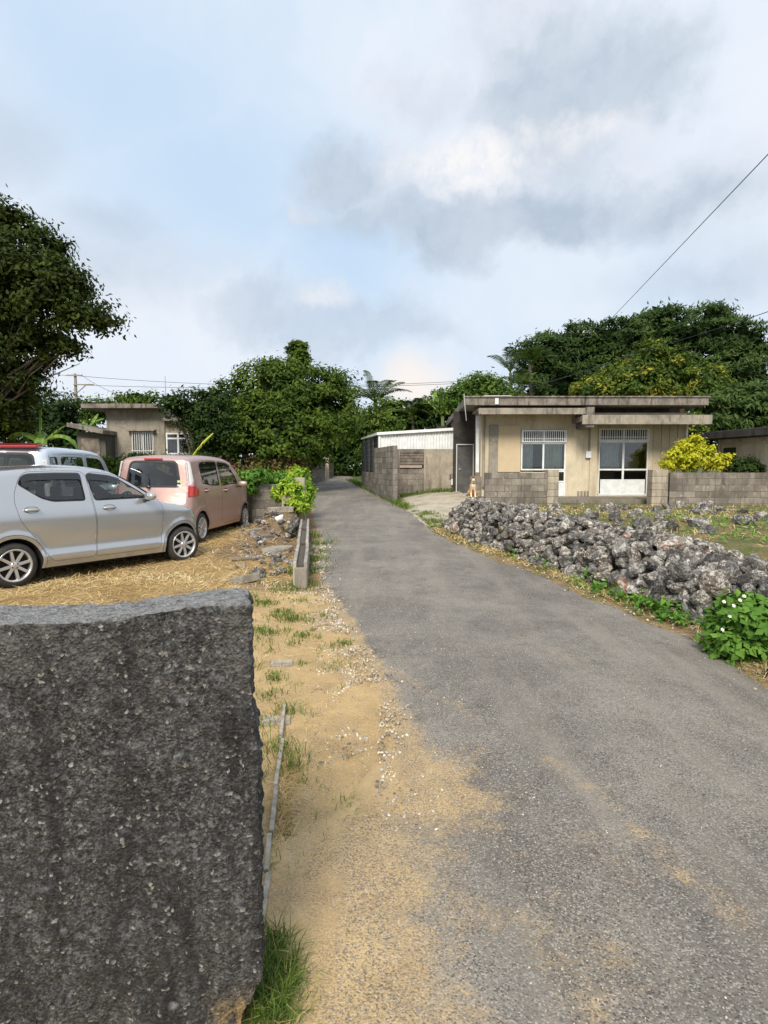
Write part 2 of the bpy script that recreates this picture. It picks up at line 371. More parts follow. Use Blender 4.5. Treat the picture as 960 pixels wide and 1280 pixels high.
# ------------------------------------------------------------------ road
TRK = [gnd(*p) for p in ((440,800),(520,862),(600,905),(680,955),(750,1003),(840,1085),(950,1190))]; TRK2 = [gnd(*p) for p in ((640,800),(760,850),(900,915),(1050,1000))]
def road_build():
    ys = axis(0.4, 12, 0.04, -6, 38.5, 1.04); nc = 46; V = []; A = []
    for y in ys:
        rl = road_l(max(y, 1.2)); rr = road_r(y)
        if y < 3.0: rl -= 0.62*sst(3.0, 1.9, y)
        rl += 0.16*(noise.noise(Vector((y*1.9, 3.1, 0))))+0.07*noise.noise(Vector((y*9, 1.1, 0))); rr += 0.10*noise.noise(Vector((y*1.7, 9.1, 0)))+0.04*noise.noise(Vector((y*10, 4.1, 0)))
        rr = max(rr, rl+2.2)
        for k in range(nc):
            u = k/(nc-1); x = rl+(rr-rl)*u
            crown = 0.03*(1-(2*u-1)**2); edge = -0.035*(max(0, 1-u*22)+max(0, 1-(1-u)*22))
            V.append((x, y, road_z(y)+0.006+crown+edge+0.006*noise.noise(Vector((x*1.5, y*0.8, 5)))))
            # sand drift weight
            dl = x-(road_l(max(y, 1.2)) if y > 2.4 else -0.35); s = 0.0
            s = max(s, sst(1.5, 0.0, dl+0.15)*sst(3.7, 2.5, y)*1.05+0.6*sst(0.35, 0.0, dl))
            s = max(s, 0.42*sst(0.8, 0.0, dl)*sst(9, 4, y))
            s = max(s, 1.55*sst(0.34, 0.0, dl)*(1-0.6*sst(5, 9, y)))
            s = max(s, 0.40*sst(2.6, 0.6, dl)*sst(3.4, 2.0, y))
            s = max(s, 0.50*max(sst(0.17, 0.0, min(seg_dist(x, y, a_, b_) for a_, b_ in zip(TRK[:-1], TRK[1:]))), 0.75*sst(0.22, 0.0, min(seg_dist(x, y, a_, b_) for a_, b_ in zip(TRK2[:-1], TRK2[1:]))))) if y < 7 else s
            s = max(s, 0.46*sst(0.35, 0.0, rr-x))
            A.append(s)
    ny = len(ys); idx = np.arange(ny*nc).reshape(ny, nc)
    f = np.stack([idx[:-1,:-1].ravel(), idx[:-1,1:].ravel(), idx[1:,1:].ravel(), idx[1:,:-1].ravel()], 1)
    me = mesh_np('road', np.array(V), f, smooth=True)
    a = me.attributes.new('sand', 'FLOAT', 'POINT'); a.data.foreach_set('value', np.array(A, dtype=np.float32))
    m, t = new_mat('worn_asphalt'); P = t.P
    n1 = t.noise(P, 0.9, 7, 0.68); n2 = t.noise(P, 5, 8, 0.7); agg = t.n('ShaderNodeTexVoronoi', {'Vector': P, 'Scale': 185.0}); 
    aggc = t.n('ShaderNodeSeparateColor', {0: agg.outputs['Color']}).outputs[0]
    base = t.mix(t.remap(n1, 0.35, 0.66), (0.125, 0.112, 0.098), (0.22, 0.20, 0.175))
    base = t.mix(t.math('MULTIPLY', t.remap(n2, 0.5, 0.7), 0.5), base, (0.085, 0.074, 0.065))
    base = t.mix(t.remap(aggc, 0.72, 0.98, 0, 0.6), base, (0.42, 0.39, 0.35))
    base = t.mix(t.remap(aggc, 0.28, 0.05, 0, 0.75), base, (0.04, 0.038, 0.036))
    # wheel paths run along the lane, a little lighter; dust patches
    mp = t.n('ShaderNodeMapping', {'Vector': P, 'Scale': (1.7, 0.25, 1), 'Rotation': (0, 0, 0.12)}).outputs[0]
    base = t.mix(t.math('MULTIPLY', t.remap(t.noise(mp, 1.6, 5, 0.6), 0.45, 0.68), 0.5), base, (0.26, 0.235, 0.20))
    base = t.mix(t.math('MULTIPLY', t.remap(t.noise(P, 3.5, 9, 0.8), 0.64, 0.74), 0.7), base, (0.5, 0.47, 0.42))
    w = t.n('ShaderNodeAttribute', attribute_name='sand').outputs['Fac']
    nn = t.math('ADD', t.math('MULTIPLY', t.noise(P, 2.4, 8, 0.72), 0.75), t.math('MULTIPLY', t.noise(P, 60, 4, 0.7), 0.25))
    ws = t.n('ShaderNodeMapRange', {0: t.math('ADD', w, t.math('MULTIPLY', t.math('SUBTRACT', nn, 0.5), 2.2)), 1: 0.36, 2: 0.78}, interpolation_type='SMOOTHSTEP').outputs[0]
    gr = t.noise(P, 130, 3, 0.6)
    ws = t.math('MULTIPLY', ws, t.remap(gr, 0.72, 0.45, 0.25, 0.95))
    ws = t.math('MULTIPLY', ws, t.remap(aggc, 0.1, 0.4, 0.45, 1.0))
    ws = t.math('MAXIMUM', ws, t.remap(t.math('ADD', w, t.math('MULTIPLY', nn, 0.6)), 1.2, 1.6))
    sandc = t.mix(t.remap(n2, 0.3, 0.7), (0.53, 0.375, 0.18), (0.40, 0.28, 0.14))
    sandc = t.mix(t.math('MULTIPLY', t.math('MULTIPLY', t.remap(gr, 0.46, 0.62), t.remap(t.noise(P, 3.2, 7, 0.75), 0.36, 0.62)), 0.8), sandc, (0.14, 0.11, 0.085))
    sandc = t.mix(t.math('MULTIPLY', t.remap(aggc, 0.86, 0.95), 0.3), sandc, (0.6, 0.55, 0.46))
    c = t.mix(t.math('MULTIPLY', ws, 0.92), base, sandc)
    setc(t, 'Base Color', c); setc(t, 'Roughness', t.remap(n2, 0.3, 0.7, 0.72, 0.92)); setc(t, 'Specular IOR Level', 0.35)
    hgt = t.math('ADD', t.math('MULTIPLY', agg.outputs['Distance'], -1.2), t.math('MULTIPLY', n2, 1.0))
    setc(t, 'Normal', t.bump(hgt, 0.35, 0.004)); 
    o = link('road', me, m); tag(o, kind='structure')
road_build()
# ------------------------------------------------------------------ scatter helpers
def unit(a): return a/np.maximum(1e-9, np.linalg.norm(a, axis=-1, keepdims=True))
def leaves(P, N, L, asp=0.5, T=None, rng=RNG, fold=0.15, rnd=None, droop=0.0):
    n = len(P); N = unit(N); R = rng.normal(size=(n, 3)) if T is None else T
    T = unit(R-N*np.sum(R*N, 1, keepdims=True)); B = np.cross(N, T); L = np.asarray(L).reshape(-1, 1)*np.ones((n, 1)); w = L*asp/2
    V = np.stack([P, P+T*L*0.45+B*w-N*L*fold, P+T*L-N*L*droop, P+T*L*0.45-B*w-N*L*fold], 1).reshape(-1, 3)
    F_ = np.arange(n*4).reshape(n, 4); r = rng.random(n) if rnd is None else rnd
    return V, F_, np.repeat(r, 4)
def blades(P, D, Hh, w, rng=RNG, bend=0.5, rnd=None):
    """P base points, D lean directions (n,3), Hh lengths, w widths; each blade = 2 quads"""
    n = len(P); D = unit(D); Hh = np.asarray(Hh).reshape(-1, 1)*np.ones((n, 1)); w = np.asarray(w).reshape(-1, 1)*np.ones((n, 1))
    side = unit(np.cross(D, np.array([0, 0, 1.0]))+rng.normal(size=(n, 3))*0.3)
    out = D.copy(); out[:, 2] = 0; m = P+D*Hh*0.55; tip = P+D*Hh*0.95+out*Hh*bend*0.4-np.array([0, 0, 1])*Hh*bend*0.25
    V = np.stack([P-side*w/2, P+side*w/2, m+side*w*0.4, m-side*w*0.4, tip+side*w*0.06, tip-side*w*0.06], 1).reshape(-1, 3)
    b = np.arange(n)[:, None]*6; F_ = np.concatenate([b+np.array([0,1,2,3]), b+np.array([3,2,4,5])], 0)
    r = rng.random(n) if rnd is None else rnd
    return V, F_, np.repeat(r, 6)
def cat(parts):
    Vs, Fs, Rs, b = [], [], [], 0
    for V, F_, R in parts: Vs.append(V); Fs.append(F_+b); Rs.append(R); b += len(V)
    return np.concatenate(Vs), np.concatenate(Fs), np.concatenate(Rs)
def ico(sub):
    bm = bmesh.new(); bmesh.ops.create_icosphere(bm, subdivisions=sub, radius=1); V = np.array([v.co[:] for v in bm.verts]); Fc = np.array([[v.index for v in f.verts] for f in bm.faces]); bm.free(); return V, Fc
ICO = {k: ico(k) for k in (1, 2, 3, 4)}
def rand_rot(rng):
    q = rng.normal(size=4); q /= np.linalg.norm(q); w, x, y, z = q
    return np.array([[1-2*(y*y+z*z), 2*(x*y-z*w), 2*(x*z+y*w)], [2*(x*y+z*w), 1-2*(x*x+z*z), 2*(y*z-x*w)], [2*(x*z-y*w), 2*(y*z+x*w), 1-2*(x*x+y*y)]])
def rock(c, s, sub=2, rng=RNG, rough=0.08, flat=0.8, cuts=9):
    V0, F0 = ICO[sub]; V = V0.copy()
    for k in range(cuts):
        n = unit(rng.normal(size=3)); d = rng.uniform(0.45, 0.8); q = V@n; m = q > d; V[m] *= (d/q[m])[:, None]
    if rough:
        ph = rng.uniform(0, 50, 3)
        dn = np.array([noise.fractal(Vector(p*2.6+ph), 0.9, 2.1, 3) for p in V]); V = V*(1+rough*dn[:, None])
    V = V*1.12@np.diag([rng.uniform(0.85, 1.4), rng.uniform(0.7, 1.1), rng.uniform(flat-0.1, flat+0.15)]); V = V@rand_rot_z(rng).T
    return V*s+np.array(c), F0, np.full(len(V), rng.random())
def rand_rot_z(rng):
    a = rng.uniform(0, 2*PI); tx, ty = rng.normal(0, 0.35, 2); ca, sa = math.cos(a), math.sin(a)
    Rz = np.array([[ca, -sa, 0], [sa, ca, 0], [0, 0, 1]]); Rx = np.array([[1,0,0],[0,math.cos(tx),-math.sin(tx)],[0,math.sin(tx),math.cos(tx)]]); Ry = np.array([[math.cos(ty),0,math.sin(ty)],[0,1,0],[-math.sin(ty),0,math.cos(ty)]])
    return Rz@Rx@Ry
# ------------------------------------------------------------------ dry stone wall of coral rubble
def coral_mat():
    m, t = new_mat('coral_limestone'); P = t.P; a = t.n('ShaderNodeAttribute', attribute_name='rnd').outputs['Fac']
    off = t.n('ShaderNodeCombineXYZ', {0: t.math('MULTIPLY', a, 37.0), 1: 0.0, 2: 0.0}).outputs[0]; Q = t.n('ShaderNodeVectorMath', {0: P, 1: off}, operation='ADD').outputs[0]
    base = t.ramp(a, [(0.0, (0.06,0.057,0.055)), (0.25, (0.13,0.12,0.115)), (0.55, (0.24,0.225,0.21)), (0.8, (0.17,0.13,0.095)), (0.97, (0.33,0.31,0.28)), (1.0, (0.42,0.2,0.12))])
    n1 = t.noise(Q, 9, 7, 0.72); n2 = t.noise(Q, 42, 5, 0.7)
    c = t.mix(t.remap(n1, 0.35, 0.6, 0.8, 0), base, (0.045, 0.04, 0.036))
    lich = t.math('MULTIPLY', t.remap(t.noise(Q, 14, 8, 0.8), 0.49, 0.58), t.remap(a, 0.1, 0.75, 0.35, 0.95))
    c = t.mix(lich, c, (0.62, 0.60, 0.56))
    c = t.mix(t.remap(t.noise(Q, 5, 6, 0.75), 0.6, 0.7, 0, 0.6), c, (0.17, 0.135, 0.09))
    setc(t, 'Base Color', c); setc(t, 'Roughness', 0.95); setc(t, 'Specular IOR Level', 0.2)
    v = t.n('ShaderNodeTexVoronoi', {'Vector': Q, 'Scale': 38.0}).outputs['Distance']
    h = t.math('ADD', t.math('MULTIPLY', v, 1.2), t.math('ADD', t.math('MULTIPLY', n1, 2.0), n2))
    setc(t, 'Normal', t.bump(h, 0.9, 0.02)); return m
M_coral = coral_mat()
def stone_wall():
    rng = np.random.default_rng(3); parts = []; y = 3.2; pts = []
    while y < WY1: pts.append((wall_x(y), y)); y += 0.05
    # turn back at the far end towards the house
    ex, ey = pts[-1]
    for k in range(1, 70): pts.append((ex+0.022*k, ey+0.045*k))
    pts = np.array(pts); seg = np.linalg.norm(np.diff(pts, axis=0), axis=1); S = np.concatenate([[0], np.cumsum(seg)]); Ltot = S[-1]
    def pos(s):
        x, yy = np.interp(s, S, pts[:,0]), np.interp(s, S, pts[:,1]); e = 0.15
        tx, ty = np.interp(s+e, S, pts[:,0])-np.interp(s-e, S, pts[:,0]), np.interp(s+e, S, pts[:,1])-np.interp(s-e, S, pts[:,1]); l = math.hypot(tx, ty)
        return x, yy, ty/l, -tx/l    # inward normal (to the right of the direction of travel)
    rows = [(0.05, 0.04), (0.17, 0.09), (0.29, 0.14), (0.41, 0.20), (0.53, 0.26), (0.65, 0.34), (0.74, 0.46), (0.74, 0.64), (0.70, 0.84), (0.66, 1.06)]
    for j, (zr, inn) in enumerate(rows):
        s = rng.uniform(0, 0.2)
        while s < Ltot:
            x, yy, nx_, ny_ = pos(s); far = sst(6.5, 12, yy); size = rng.choice([rng.uniform(.055,.09), rng.uniform(.08,.13), rng.uniform(.10,.14), rng.uniform(.13,.175)], p=[.22,.36,.26,.16])*(1-0.24*far)
            step = size*1.72; i2 = inn+rng.normal(0, 0.04); hs = (0.82-0.17*sst(7.6, 5.2, yy))*(1-0.6*sst(WY1-1.2, WY1+2.2, yy))
            bumpy = 1+0.16*noise.noise(Vector((x*1.6, yy*1.6, 3)))
            c = (x+nx_*i2, yy+ny_*i2, road_z(yy)+zr*hs*bumpy+rng.normal(0, 0.02))
            if j < 2 and rng.random() < 0.5: size *= 1.2
            if not (j >= 8 and rng.random() < 0.35):
                parts.append(rock(c, size, 3 if yy < 7.2 and j < 7 else 2, rng, rough=0.11))
            s += step
            if rng.random() < 0.45:   # chinking stones
                x, yy, nx_, ny_ = pos(min(Ltot, s-step/2)); parts.append(rock((x+nx_*(i2+0.0), yy+ny_*(i2), road_z(yy)+(zr+0.07)*hs), rng.uniform(0.035, 0.07), 2, rng))
    V, Fc, R = cat(parts); me = mesh_np('dry_stone_wall', V, Fc, R, smooth=False)
    o = link('dry_stone_wall', me, M_coral); rebase(o)
    tag(o, 'low dry-laid wall of grey and white pitted coral rubble along the right edge of the lane', 'stone wall')
stone_wall()
def loose_rocks():
    rng = np.random.default_rng(11); places = []
    spots = [(600,628,.10),(612,634,.12),(640,637,.11),(668,634,.13),(700,639,.12),(716,634,.1),(735,641,.14),(748,633,.1),(765,638,.12),(783,634,.1),(800,640,.13),(818,636,.12),(835,633,.13),(852,631,.14),(868,639,.11),(886,633,.15),(893,640,.1),(912,638,.1),(925,648,.09),(742,655,.1),(775,652,.1),(812,650,.08),(858,650,.09),(590,640,.11),(577,634,.12),(655,645,.11),(690,648,.13)]
    for k, (px, py, s) in enumerate(spots):
        p = gnd(px, py+3, H); V, Fc, R = rock((p.x, p.y, p.z+s*0.35), s*p.y/13+rng.uniform(-.02, .02), 2, rng, 0.12)
        o = rebase(link('loose_rock', mesh_np('loose_rock', V, Fc, R), M_coral))
        tag(o, 'loose lump of pale pitted coral rock lying in the dry weeds before the block walls', 'rock', 'loose coral rocks scattered in the raised yard')
loose_rocks()
# ------------------------------------------------------------------ near rough concrete wall
def near_wall():
    A = at(315, 755, 1.39); ztop = A.z; x1 = A.x; x0 = x1-2.4; y0 = 1.39; th = 0.20
    yaw = 0.03
    def face(nu, nv, fn):
        V = np.array([fn(a/nu, b/nv) for b in range(nv+1) for a in range(nu+1)]); idx = np.arange((nu+1)*(nv+1)).reshape(nv+1, nu+1)
        F_ = np.stack([idx[:-1,:-1].ravel(), idx[:-1,1:].ravel(), idx[1:,1:].ravel(), idx[1:,:-1].ravel()], 1); return V, F_, np.zeros(len(V))
    Wd = x1-x0; Ht = ztop+0.1
    fr = face(300, 170, lambda a, b: (x0+Wd*a, y0, -0.1+Ht*b)); bk = face(80, 50, lambda a, b: (x1-Wd*a, y0+th, -0.1+Ht*b))
    rt = face(26, 170, lambda a, b: (x1, y0+th*a, -0.1+Ht*b)); lf = face(8, 50, lambda a, b: (x0, y0+th*(1-a), -0.1+Ht*b))
    tp = face(300, 26, lambda a, b: (x0+Wd*a, y0+th*b, ztop))
    V, F_, R = cat([fr, rt, tp]); Vb, Fb, Rb = cat([bk, lf])
    me = mesh_np('concrete_wall', *cat([(V, F_, R), (Vb, Fb, Rb)])); bm = bmesh.new(); bm.from_mesh(me); bmesh.ops.remove_doubles(bm, verts=bm.verts, dist=1e-4); bm.normal_update()
    r = 0.014; cx, cy, cz = (x0+x1)/2, y0+th/2, ztop
    for v in bm.verts:
        p = v.co.copy()
        p.x -= 0.048*(p.y-y0)/th*sst(x1-0.35, x1-0.02, p.x); v.co = p
        # rounded arrises
        q = Vector((min(max(p.x, x0+r), x1-r-0.048*(p.y-y0)/th), min(max(p.y, y0+r), y0+th-r), min(p.z, ztop-r))); d = p-q
        if d.length > 1e-6: p = q+d.normalized()*r; n = d.normalized()
        else: n = v.normal.copy()
        u = (p.x-x1)
        # sag of the coping
        if p.z > 0.3: p.z -= 0.045*sst(-0.12, -0.42, u)*(1-0.0*u)*sst(0.3, ztop, p.z)
        p.z += (0.008*noise.noise(Vector((p.x*5, 0, 0))))*sst(0.8, ztop, p.z)
        # lean of the right end, broken foot
        h = 1-p.z/ztop
        if p.x > x1-0.4: p.x += (0.016*sst(0.22, 0.36, h)*sst(x1-0.4, x1, p.x))-0.055*sst(0.80, 0.97, h+0.05*noise.noise(Vector((p.y*20, p.z*14, 0))))*sst(x1-0.25, x1, p.x)
        q2 = p*1.0
        f1 = noise.fractal(q2*9, 0.8, 2.1, 5); f2 = noise.fractal(q2*34, 0.7, 2.2, 4)
        vd = noise.voronoi(q2*70)[0]; chips = max(0.0, (vd[1]-vd[0])-0.12)
        v2 = noise.voronoi(q2*30+Vector((5,5,5)))[0]; pl = min(0.35, v2[1]-v2[0])
        amp = 0.55 if n.z > 0.7 else 1.0
        dsp = 0.008*f1+0.0065*f2+0.003*min(chips, 0.5)+0.005*pl*(1+noise.noise(q2*7))-0.004
        if p.z < 0.3 and p.x > x1-0.5: dsp -= 0.03*max(0, noise.noise(q2*6)+0.25)*sst(0.3, 0.0, p.z)
        p += n*dsp*amp*1.25
        v.co = p
    bm.normal_update(); bm.to_mesh(me); bm.free()
    me.polygons.foreach_set('use_smooth', [True]*len(me.polygons))
    m, t = new_mat('black_weathered_concrete'); P = t.P
    n1 = t.noise(P, 2.0, 8, 0.7); n2 = t.noise(P, 36, 7, 0.75); n3 = t.noise(P, 120, 4, 0.7); vo = t.n('ShaderNodeTexVoronoi', {'Vector': P, 'Scale': 120.0})
    vc = t.n('ShaderNodeSeparateColor', {0: vo.outputs['Color']}).outputs[0]
    c = t.mix(t.remap(n1, 0.32, 0.68), (0.012, 0.0125, 0.013), (0.062, 0.064, 0.067))
    c = t.mix(t.remap(t.noise(P, 60, 8, 0.85), 0.44, 0.60, 0, 0.95), c, (0.20, 0.20, 0.20))
    c = t.mix(t.remap(t.noise(P, 85, 6, 0.85), 0.52, 0.40, 0, 0.85), c, (0.008, 0.008, 0.009))
    mp = t.n('ShaderNodeMapping', {'Vector': P, 'Scale': (2.4, 2.4, 0.55)}).outputs[0]
    c = t.mix(t.remap(t.noise(mp, 2, 8, 0.78, dist=0.6), 0.44, 0.62, 0, 0.85), c, (0.009, 0.009, 0.010))
    c = t.mix(t.math('MULTIPLY', t.remap(vc, 0.9, 0.97), t.remap(n2, 0.4, 0.6)), c, (0.36, 0.345, 0.32))
    c = t.mix(t.math('MULTIPLY', t.remap(t.noise(P, 5.5, 7, 0.75), 0.57, 0.66), 0.4), c, (0.15, 0.145, 0.14))
    zz = t.n('ShaderNodeSeparateXYZ', {0: P}).outputs[2]
    c = t.mix(t.math('MULTIPLY', t.math('MULTIPLY', t.remap(zz, 0.75, 1.1), t.remap(t.noise(P, 7, 8, 0.78), 0.5, 0.6)), 0.6), c, (0.19, 0.185, 0.18))
    nrm = t.n('ShaderNodeSeparateXYZ', {0: t.n('ShaderNodeNewGeometry').outputs['Normal']}).outputs[2]
    c = t.mix(t.math('MULTIPLY', t.remap(nrm, 0.3, 0.75), t.remap(t.noise(P, 45, 6, 0.8), 0.38, 0.58, 0.25, 1.0)), c, (0.34, 0.34, 0.34))   # pale lichen grows on the coping
    # sandy crust splashed on the broken foot of the end
    sp = t.n('ShaderNodeSeparateXYZ', {0: P}); foot = t.math('MULTIPLY', t.remap(t.math('ADD', sp.outputs[2], t.math('MULTIPLY', n2, 0.12)), 0.26, 0.12), t.remap(t.math('ADD', sp.outputs[0], t.math('MULTIPLY', n1, 0.2)), x1-0.14+0.1, x1-0.02+0.1))
    c = t.mix(t.math('MULTIPLY', foot, t.remap(t.noise(P, 30, 6, 0.7), 0.4, 0.55)), c, (0.5, 0.34, 0.14))
    setc(t, 'Base Color', c); setc(t, 'Roughness', t.remap(n3, 0.3, 0.7, 0.55, 0.9)); setc(t, 'Specular IOR Level', 0.5)
    h = t.math('ADD', t.math('MULTIPLY', n2, 1.6), t.math('ADD', n3, t.math('MULTIPLY', vo.outputs['Distance'], 1.0)))
    setc(t, 'Normal', t.bump(h, 1.0, 0.012))
    o = link('concrete_wall', me, m); tag(o, 'thick blackened rough concrete wall end in the near left corner with a pale sagging top', 'wall')
near_wall()
# ------------------------------------------------------------------ vegetation
LM = {
 'fig': leaf_mat('fig_leaf', [(0.008,0.014,0.003),(0.022,0.038,0.005),(0.06,0.085,0.010)], 0.22),
 'dark': leaf_mat('dark_leaf', [(0.009,0.02,0.005),(0.024,0.05,0.010),(0.055,0.095,0.02)], 0.22),
 'mid': leaf_mat('mid_leaf', [(0.016,0.032,0.005),(0.055,0.096,0.013),(0.14,0.20,0.028)], 0.28),
 'bright': leaf_mat('bright_leaf', [(0.03,0.06,0.012),(0.075,0.14,0.022),(0.14,0.21,0.045)], 0.3),
 'gold': leaf_mat('mixed_gold_leaf', [(0.02,0.04,0.008),(0.045,0.085,0.015),(0.085,0.135,0.022),(0.14,0.18,0.03),(0.45,0.38,0.04)], 0.28),
 'blue': leaf_mat('deep_green_needle', [(0.011,0.026,0.007),(0.034,0.066,0.016),(0.09,0.145,0.034)], 0.2),
 'fern': leaf_mat('fern_leaf', [(0.02,0.04,0.01),(0.048,0.088,0.02),(0.09,0.145,0.036)], 0.2),
 'yellow': leaf_mat('yellow_leaf', [(0.30,0.34,0.02),(0.5,0.5,0.035),(0.66,0.6,0.06)], 0.3),
 'croton': leaf_mat('croton_leaf', [(0.06,0.16,0.02),(0.14,0.28,0.03),(0.3,0.42,0.04),(0.62,0.6,0.06)], 0.3),
 'shrub': leaf_mat('shrub_leaf', [(0.05,0.13,0.02),(0.10,0.22,0.035),(0.2,0.35,0.06)], 0.3),
 'grass': leaf_mat('grass_blade', [(0.04,0.075,0.015),(0.09,0.16,0.03),(0.17,0.24,0.05),(0.36,0.32,0.13)], 0.25),
 'straw': leaf_mat('straw_blade', [(0.24,0.15,0.065),(0.48,0.34,0.15),(0.66,0.51,0.27),(0.76,0.65,0.42)], 0.15, 0.7),
 'brown': leaf_mat('dry_leaf', [(0.05,0.035,0.02),(0.12,0.075,0.035),(0.22,0.15,0.07),(0.06,0.09,0.025)], 0.15, 0.8),
 'banana': leaf_mat('banana_leaf', [(0.09,0.17,0.04),(0.16,0.28,0.06),(0.26,0.38,0.10)], 0.35, 0.4),
 'banana_yellow': leaf_mat('yellow_banana_leaf', [(0.42,0.46,0.05),(0.55,0.56,0.08),(0.6,0.62,0.1)], 0.35, 0.4),
 'palm': leaf_mat('palm_leaflet', [(0.03,0.055,0.015),(0.06,0.10,0.025),(0.11,0.15,0.045)], 0.2, 0.4),
}
M_bark = plain('grey_bark', (0.10,0.08,0.06), 0.95, c2=(0.07,0.055,0.045), scale=9, bump=0.6, bscale=30)
M_stem = plain('green_stem', (0.16,0.22,0.06), 0.6, c2=(0.10,0.14,0.04))
PXM = lambda px, Y: px*Y/F     # a size seen as px at depth Y, in metres
def crown(lobes, leaf, cl, per, dens=1.0, seed=0, flat=0.62, asp=0.5, up=0.5, style='round', core=True, inner=0.62, low=-1.0):
    rng = np.random.default_rng(seed); parts = []; C = [(np.array(c, float), np.array(r, float)) for c, r in lobes]
    for li, (c, r) in enumerate(C):
        area = 4*PI*((r[0]*r[1])**1.6+(r[0]*r[2])**1.6+(r[1]*r[2])**1.6)**(1/1.6)/3**(1/1.6)
        n = int(dens*area/(cl*cl*1.5)); dirs = unit(rng.normal(size=(n, 3))); dirs = dirs[dirs[:,2] > low]
        fac = inner+(1.02-inner)*rng.random(len(dirs))**0.45; pos = c+dirs*r*fac[:,None]
        keep = np.ones(len(pos), bool)
        for lj, (c2, r2) in enumerate(C):
            if lj != li: keep &= np.linalg.norm((pos-c2)/r2, axis=1) > 0.72
        pos, dd = pos[keep], dirs[keep]; m = len(pos)
        if m == 0: continue
        cr = cl*rng.uniform(0.6, 1.25, m); crn = rng.random(m)
        off = rng.normal(size=(m, per, 3))*0.5; off[:,:,2] *= flat
        rr = np.linalg.norm(off, axis=2, keepdims=True); off = np.where(rr > 1.1, off/rr*1.1, off)
        P = (pos[:,None,:]+off*cr[:,None,None]).reshape(-1, 3); D = np.repeat(dd, per, 0)
        Nn = unit(off.reshape(-1, 3))*0.55+D*0.45+np.array([0,0,up])+rng.normal(size=P.shape)*0.4
        T = None; dr = 0.15
        if style == 'droop': T = D*0.8+np.array([0,0,-0.25])+rng.normal(size=P.shape)*0.35; dr = 0.35
        if style == 'upright': T = np.array([0,0,0.8])+D*0.7+rng.normal(size=P.shape)*0.45; dr = 0
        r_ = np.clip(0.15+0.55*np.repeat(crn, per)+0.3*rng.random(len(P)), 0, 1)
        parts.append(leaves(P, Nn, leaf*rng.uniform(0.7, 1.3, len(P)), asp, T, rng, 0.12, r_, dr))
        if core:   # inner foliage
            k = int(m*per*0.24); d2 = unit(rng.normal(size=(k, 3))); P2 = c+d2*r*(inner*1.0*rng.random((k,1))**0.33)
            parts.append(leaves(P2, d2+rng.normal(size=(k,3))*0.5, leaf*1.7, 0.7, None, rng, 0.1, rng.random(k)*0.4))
    return cat(parts)
def limbs(base, tips, r0, seed=0, fork=0.35):
    rng = np.random.default_rng(seed); mb = MB(); base = Vector(base); cen = sum((Vector(t) for t in tips), Vector())/len(tips)
    top = base.lerp(Vector((base.x*0.7+cen.x*0.3, base.y*0.7+cen.y*0.3, cen.z)), fork)
    mid = base.lerp(top, 0.5)+Vector((rng.normal(0, r0*0.5), rng.normal(0, r0*0.5), 0))
    mb.tube([base-Vector((0,0,0.2)), base+Vector((0,0,0.15)), mid, top], [r0*1.35, r0*1.1, r0*0.9, r0*0.78], 9)
    for t in tips:
        t = top.lerp(Vector(t), 0.8); d = t-top; k = top+d*0.45+Vector((rng.normal(0,.08), rng.normal(0,.08), 0.12*d.length))
        mb.tube([top-Vector((0,0,0.1)), top+d*0.15, k, t], [r0*0.62, r0*0.5, r0*0.3, r0*0.1], 7)
        for j in range(3):
            a = top+d*rng.uniform(0.4, 0.85); e = a.lerp(t, 0.9)+Vector(rng.uniform(-1, 1, 3)*0.10*d.length); mb.tube([a, (a+e)/2+Vector((0,0,.1)), e], [r0*0.2, r0*0.13, r0*0.05], 5)
    return mb
def lob(px, py, Y, rpx, rpy, ry=None, dy=0.0):
    c = at(px, py, Y+dy); rx, rz = PXM(rpx, Y), PXM(rpy, Y); return (tuple(c), (rx, ry or rx*0.8, rz))
def tree(name, label, cat_, mat, lobes, base, r0, leaf, cl, per, group=None, **kw):
    t = thing(name, label, cat_, tuple(base), group=group)
    seed = kw.get('seed', 1); V, F_, R = crown(lobes, leaf, cl, per, **kw)
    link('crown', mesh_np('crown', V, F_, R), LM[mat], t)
    if r0: link('trunk', limbs(base, [l[0] for l in lobes], r0, seed), M_bark, t, recalc=False)
    return t
def gp(px, Y): 
    x = at(px, 583, Y).x; return (x, Y, H(x, Y))
# big dark tree at the left edge
Y = 14.0
L = [lob(0,335,Y,80,58), lob(50,365,Y,58,42,dy=-.6), lob(106,395,Y,38,20,dy=-.5), lob(80,360,Y,34,26,dy=.4), lob(20,420,Y,62,42), lob(-70,330,Y,110,95), lob(-70,450,Y,100,80), lob(0,480,Y,38,52), lob(10,275,Y,16,26), lob(42,292,Y,16,22), lob(70,312,Y,16,20), lob(-18,272,Y,22,30), lob(70,430,Y,36,16,dy=-.3), lob(-30,500,Y,60,70,dy=1), lob(8,520,Y,38,44,dy=.8), lob(30,470,Y,26,34), lob(128,402,Y,20,9,dy=-.4), lob(88,352,Y,26,18,dy=-.2)]
tree('fig_tree', 'big dark broad-leaved tree overhanging at the left edge of the lane, behind the cars', 'tree', 'fig', L, gp(-70,Y), 0.13, 0.115, 0.38, 66, seed=21, flat=0.55, up=0.4, dens=1.2, core=True, inner=0.45)
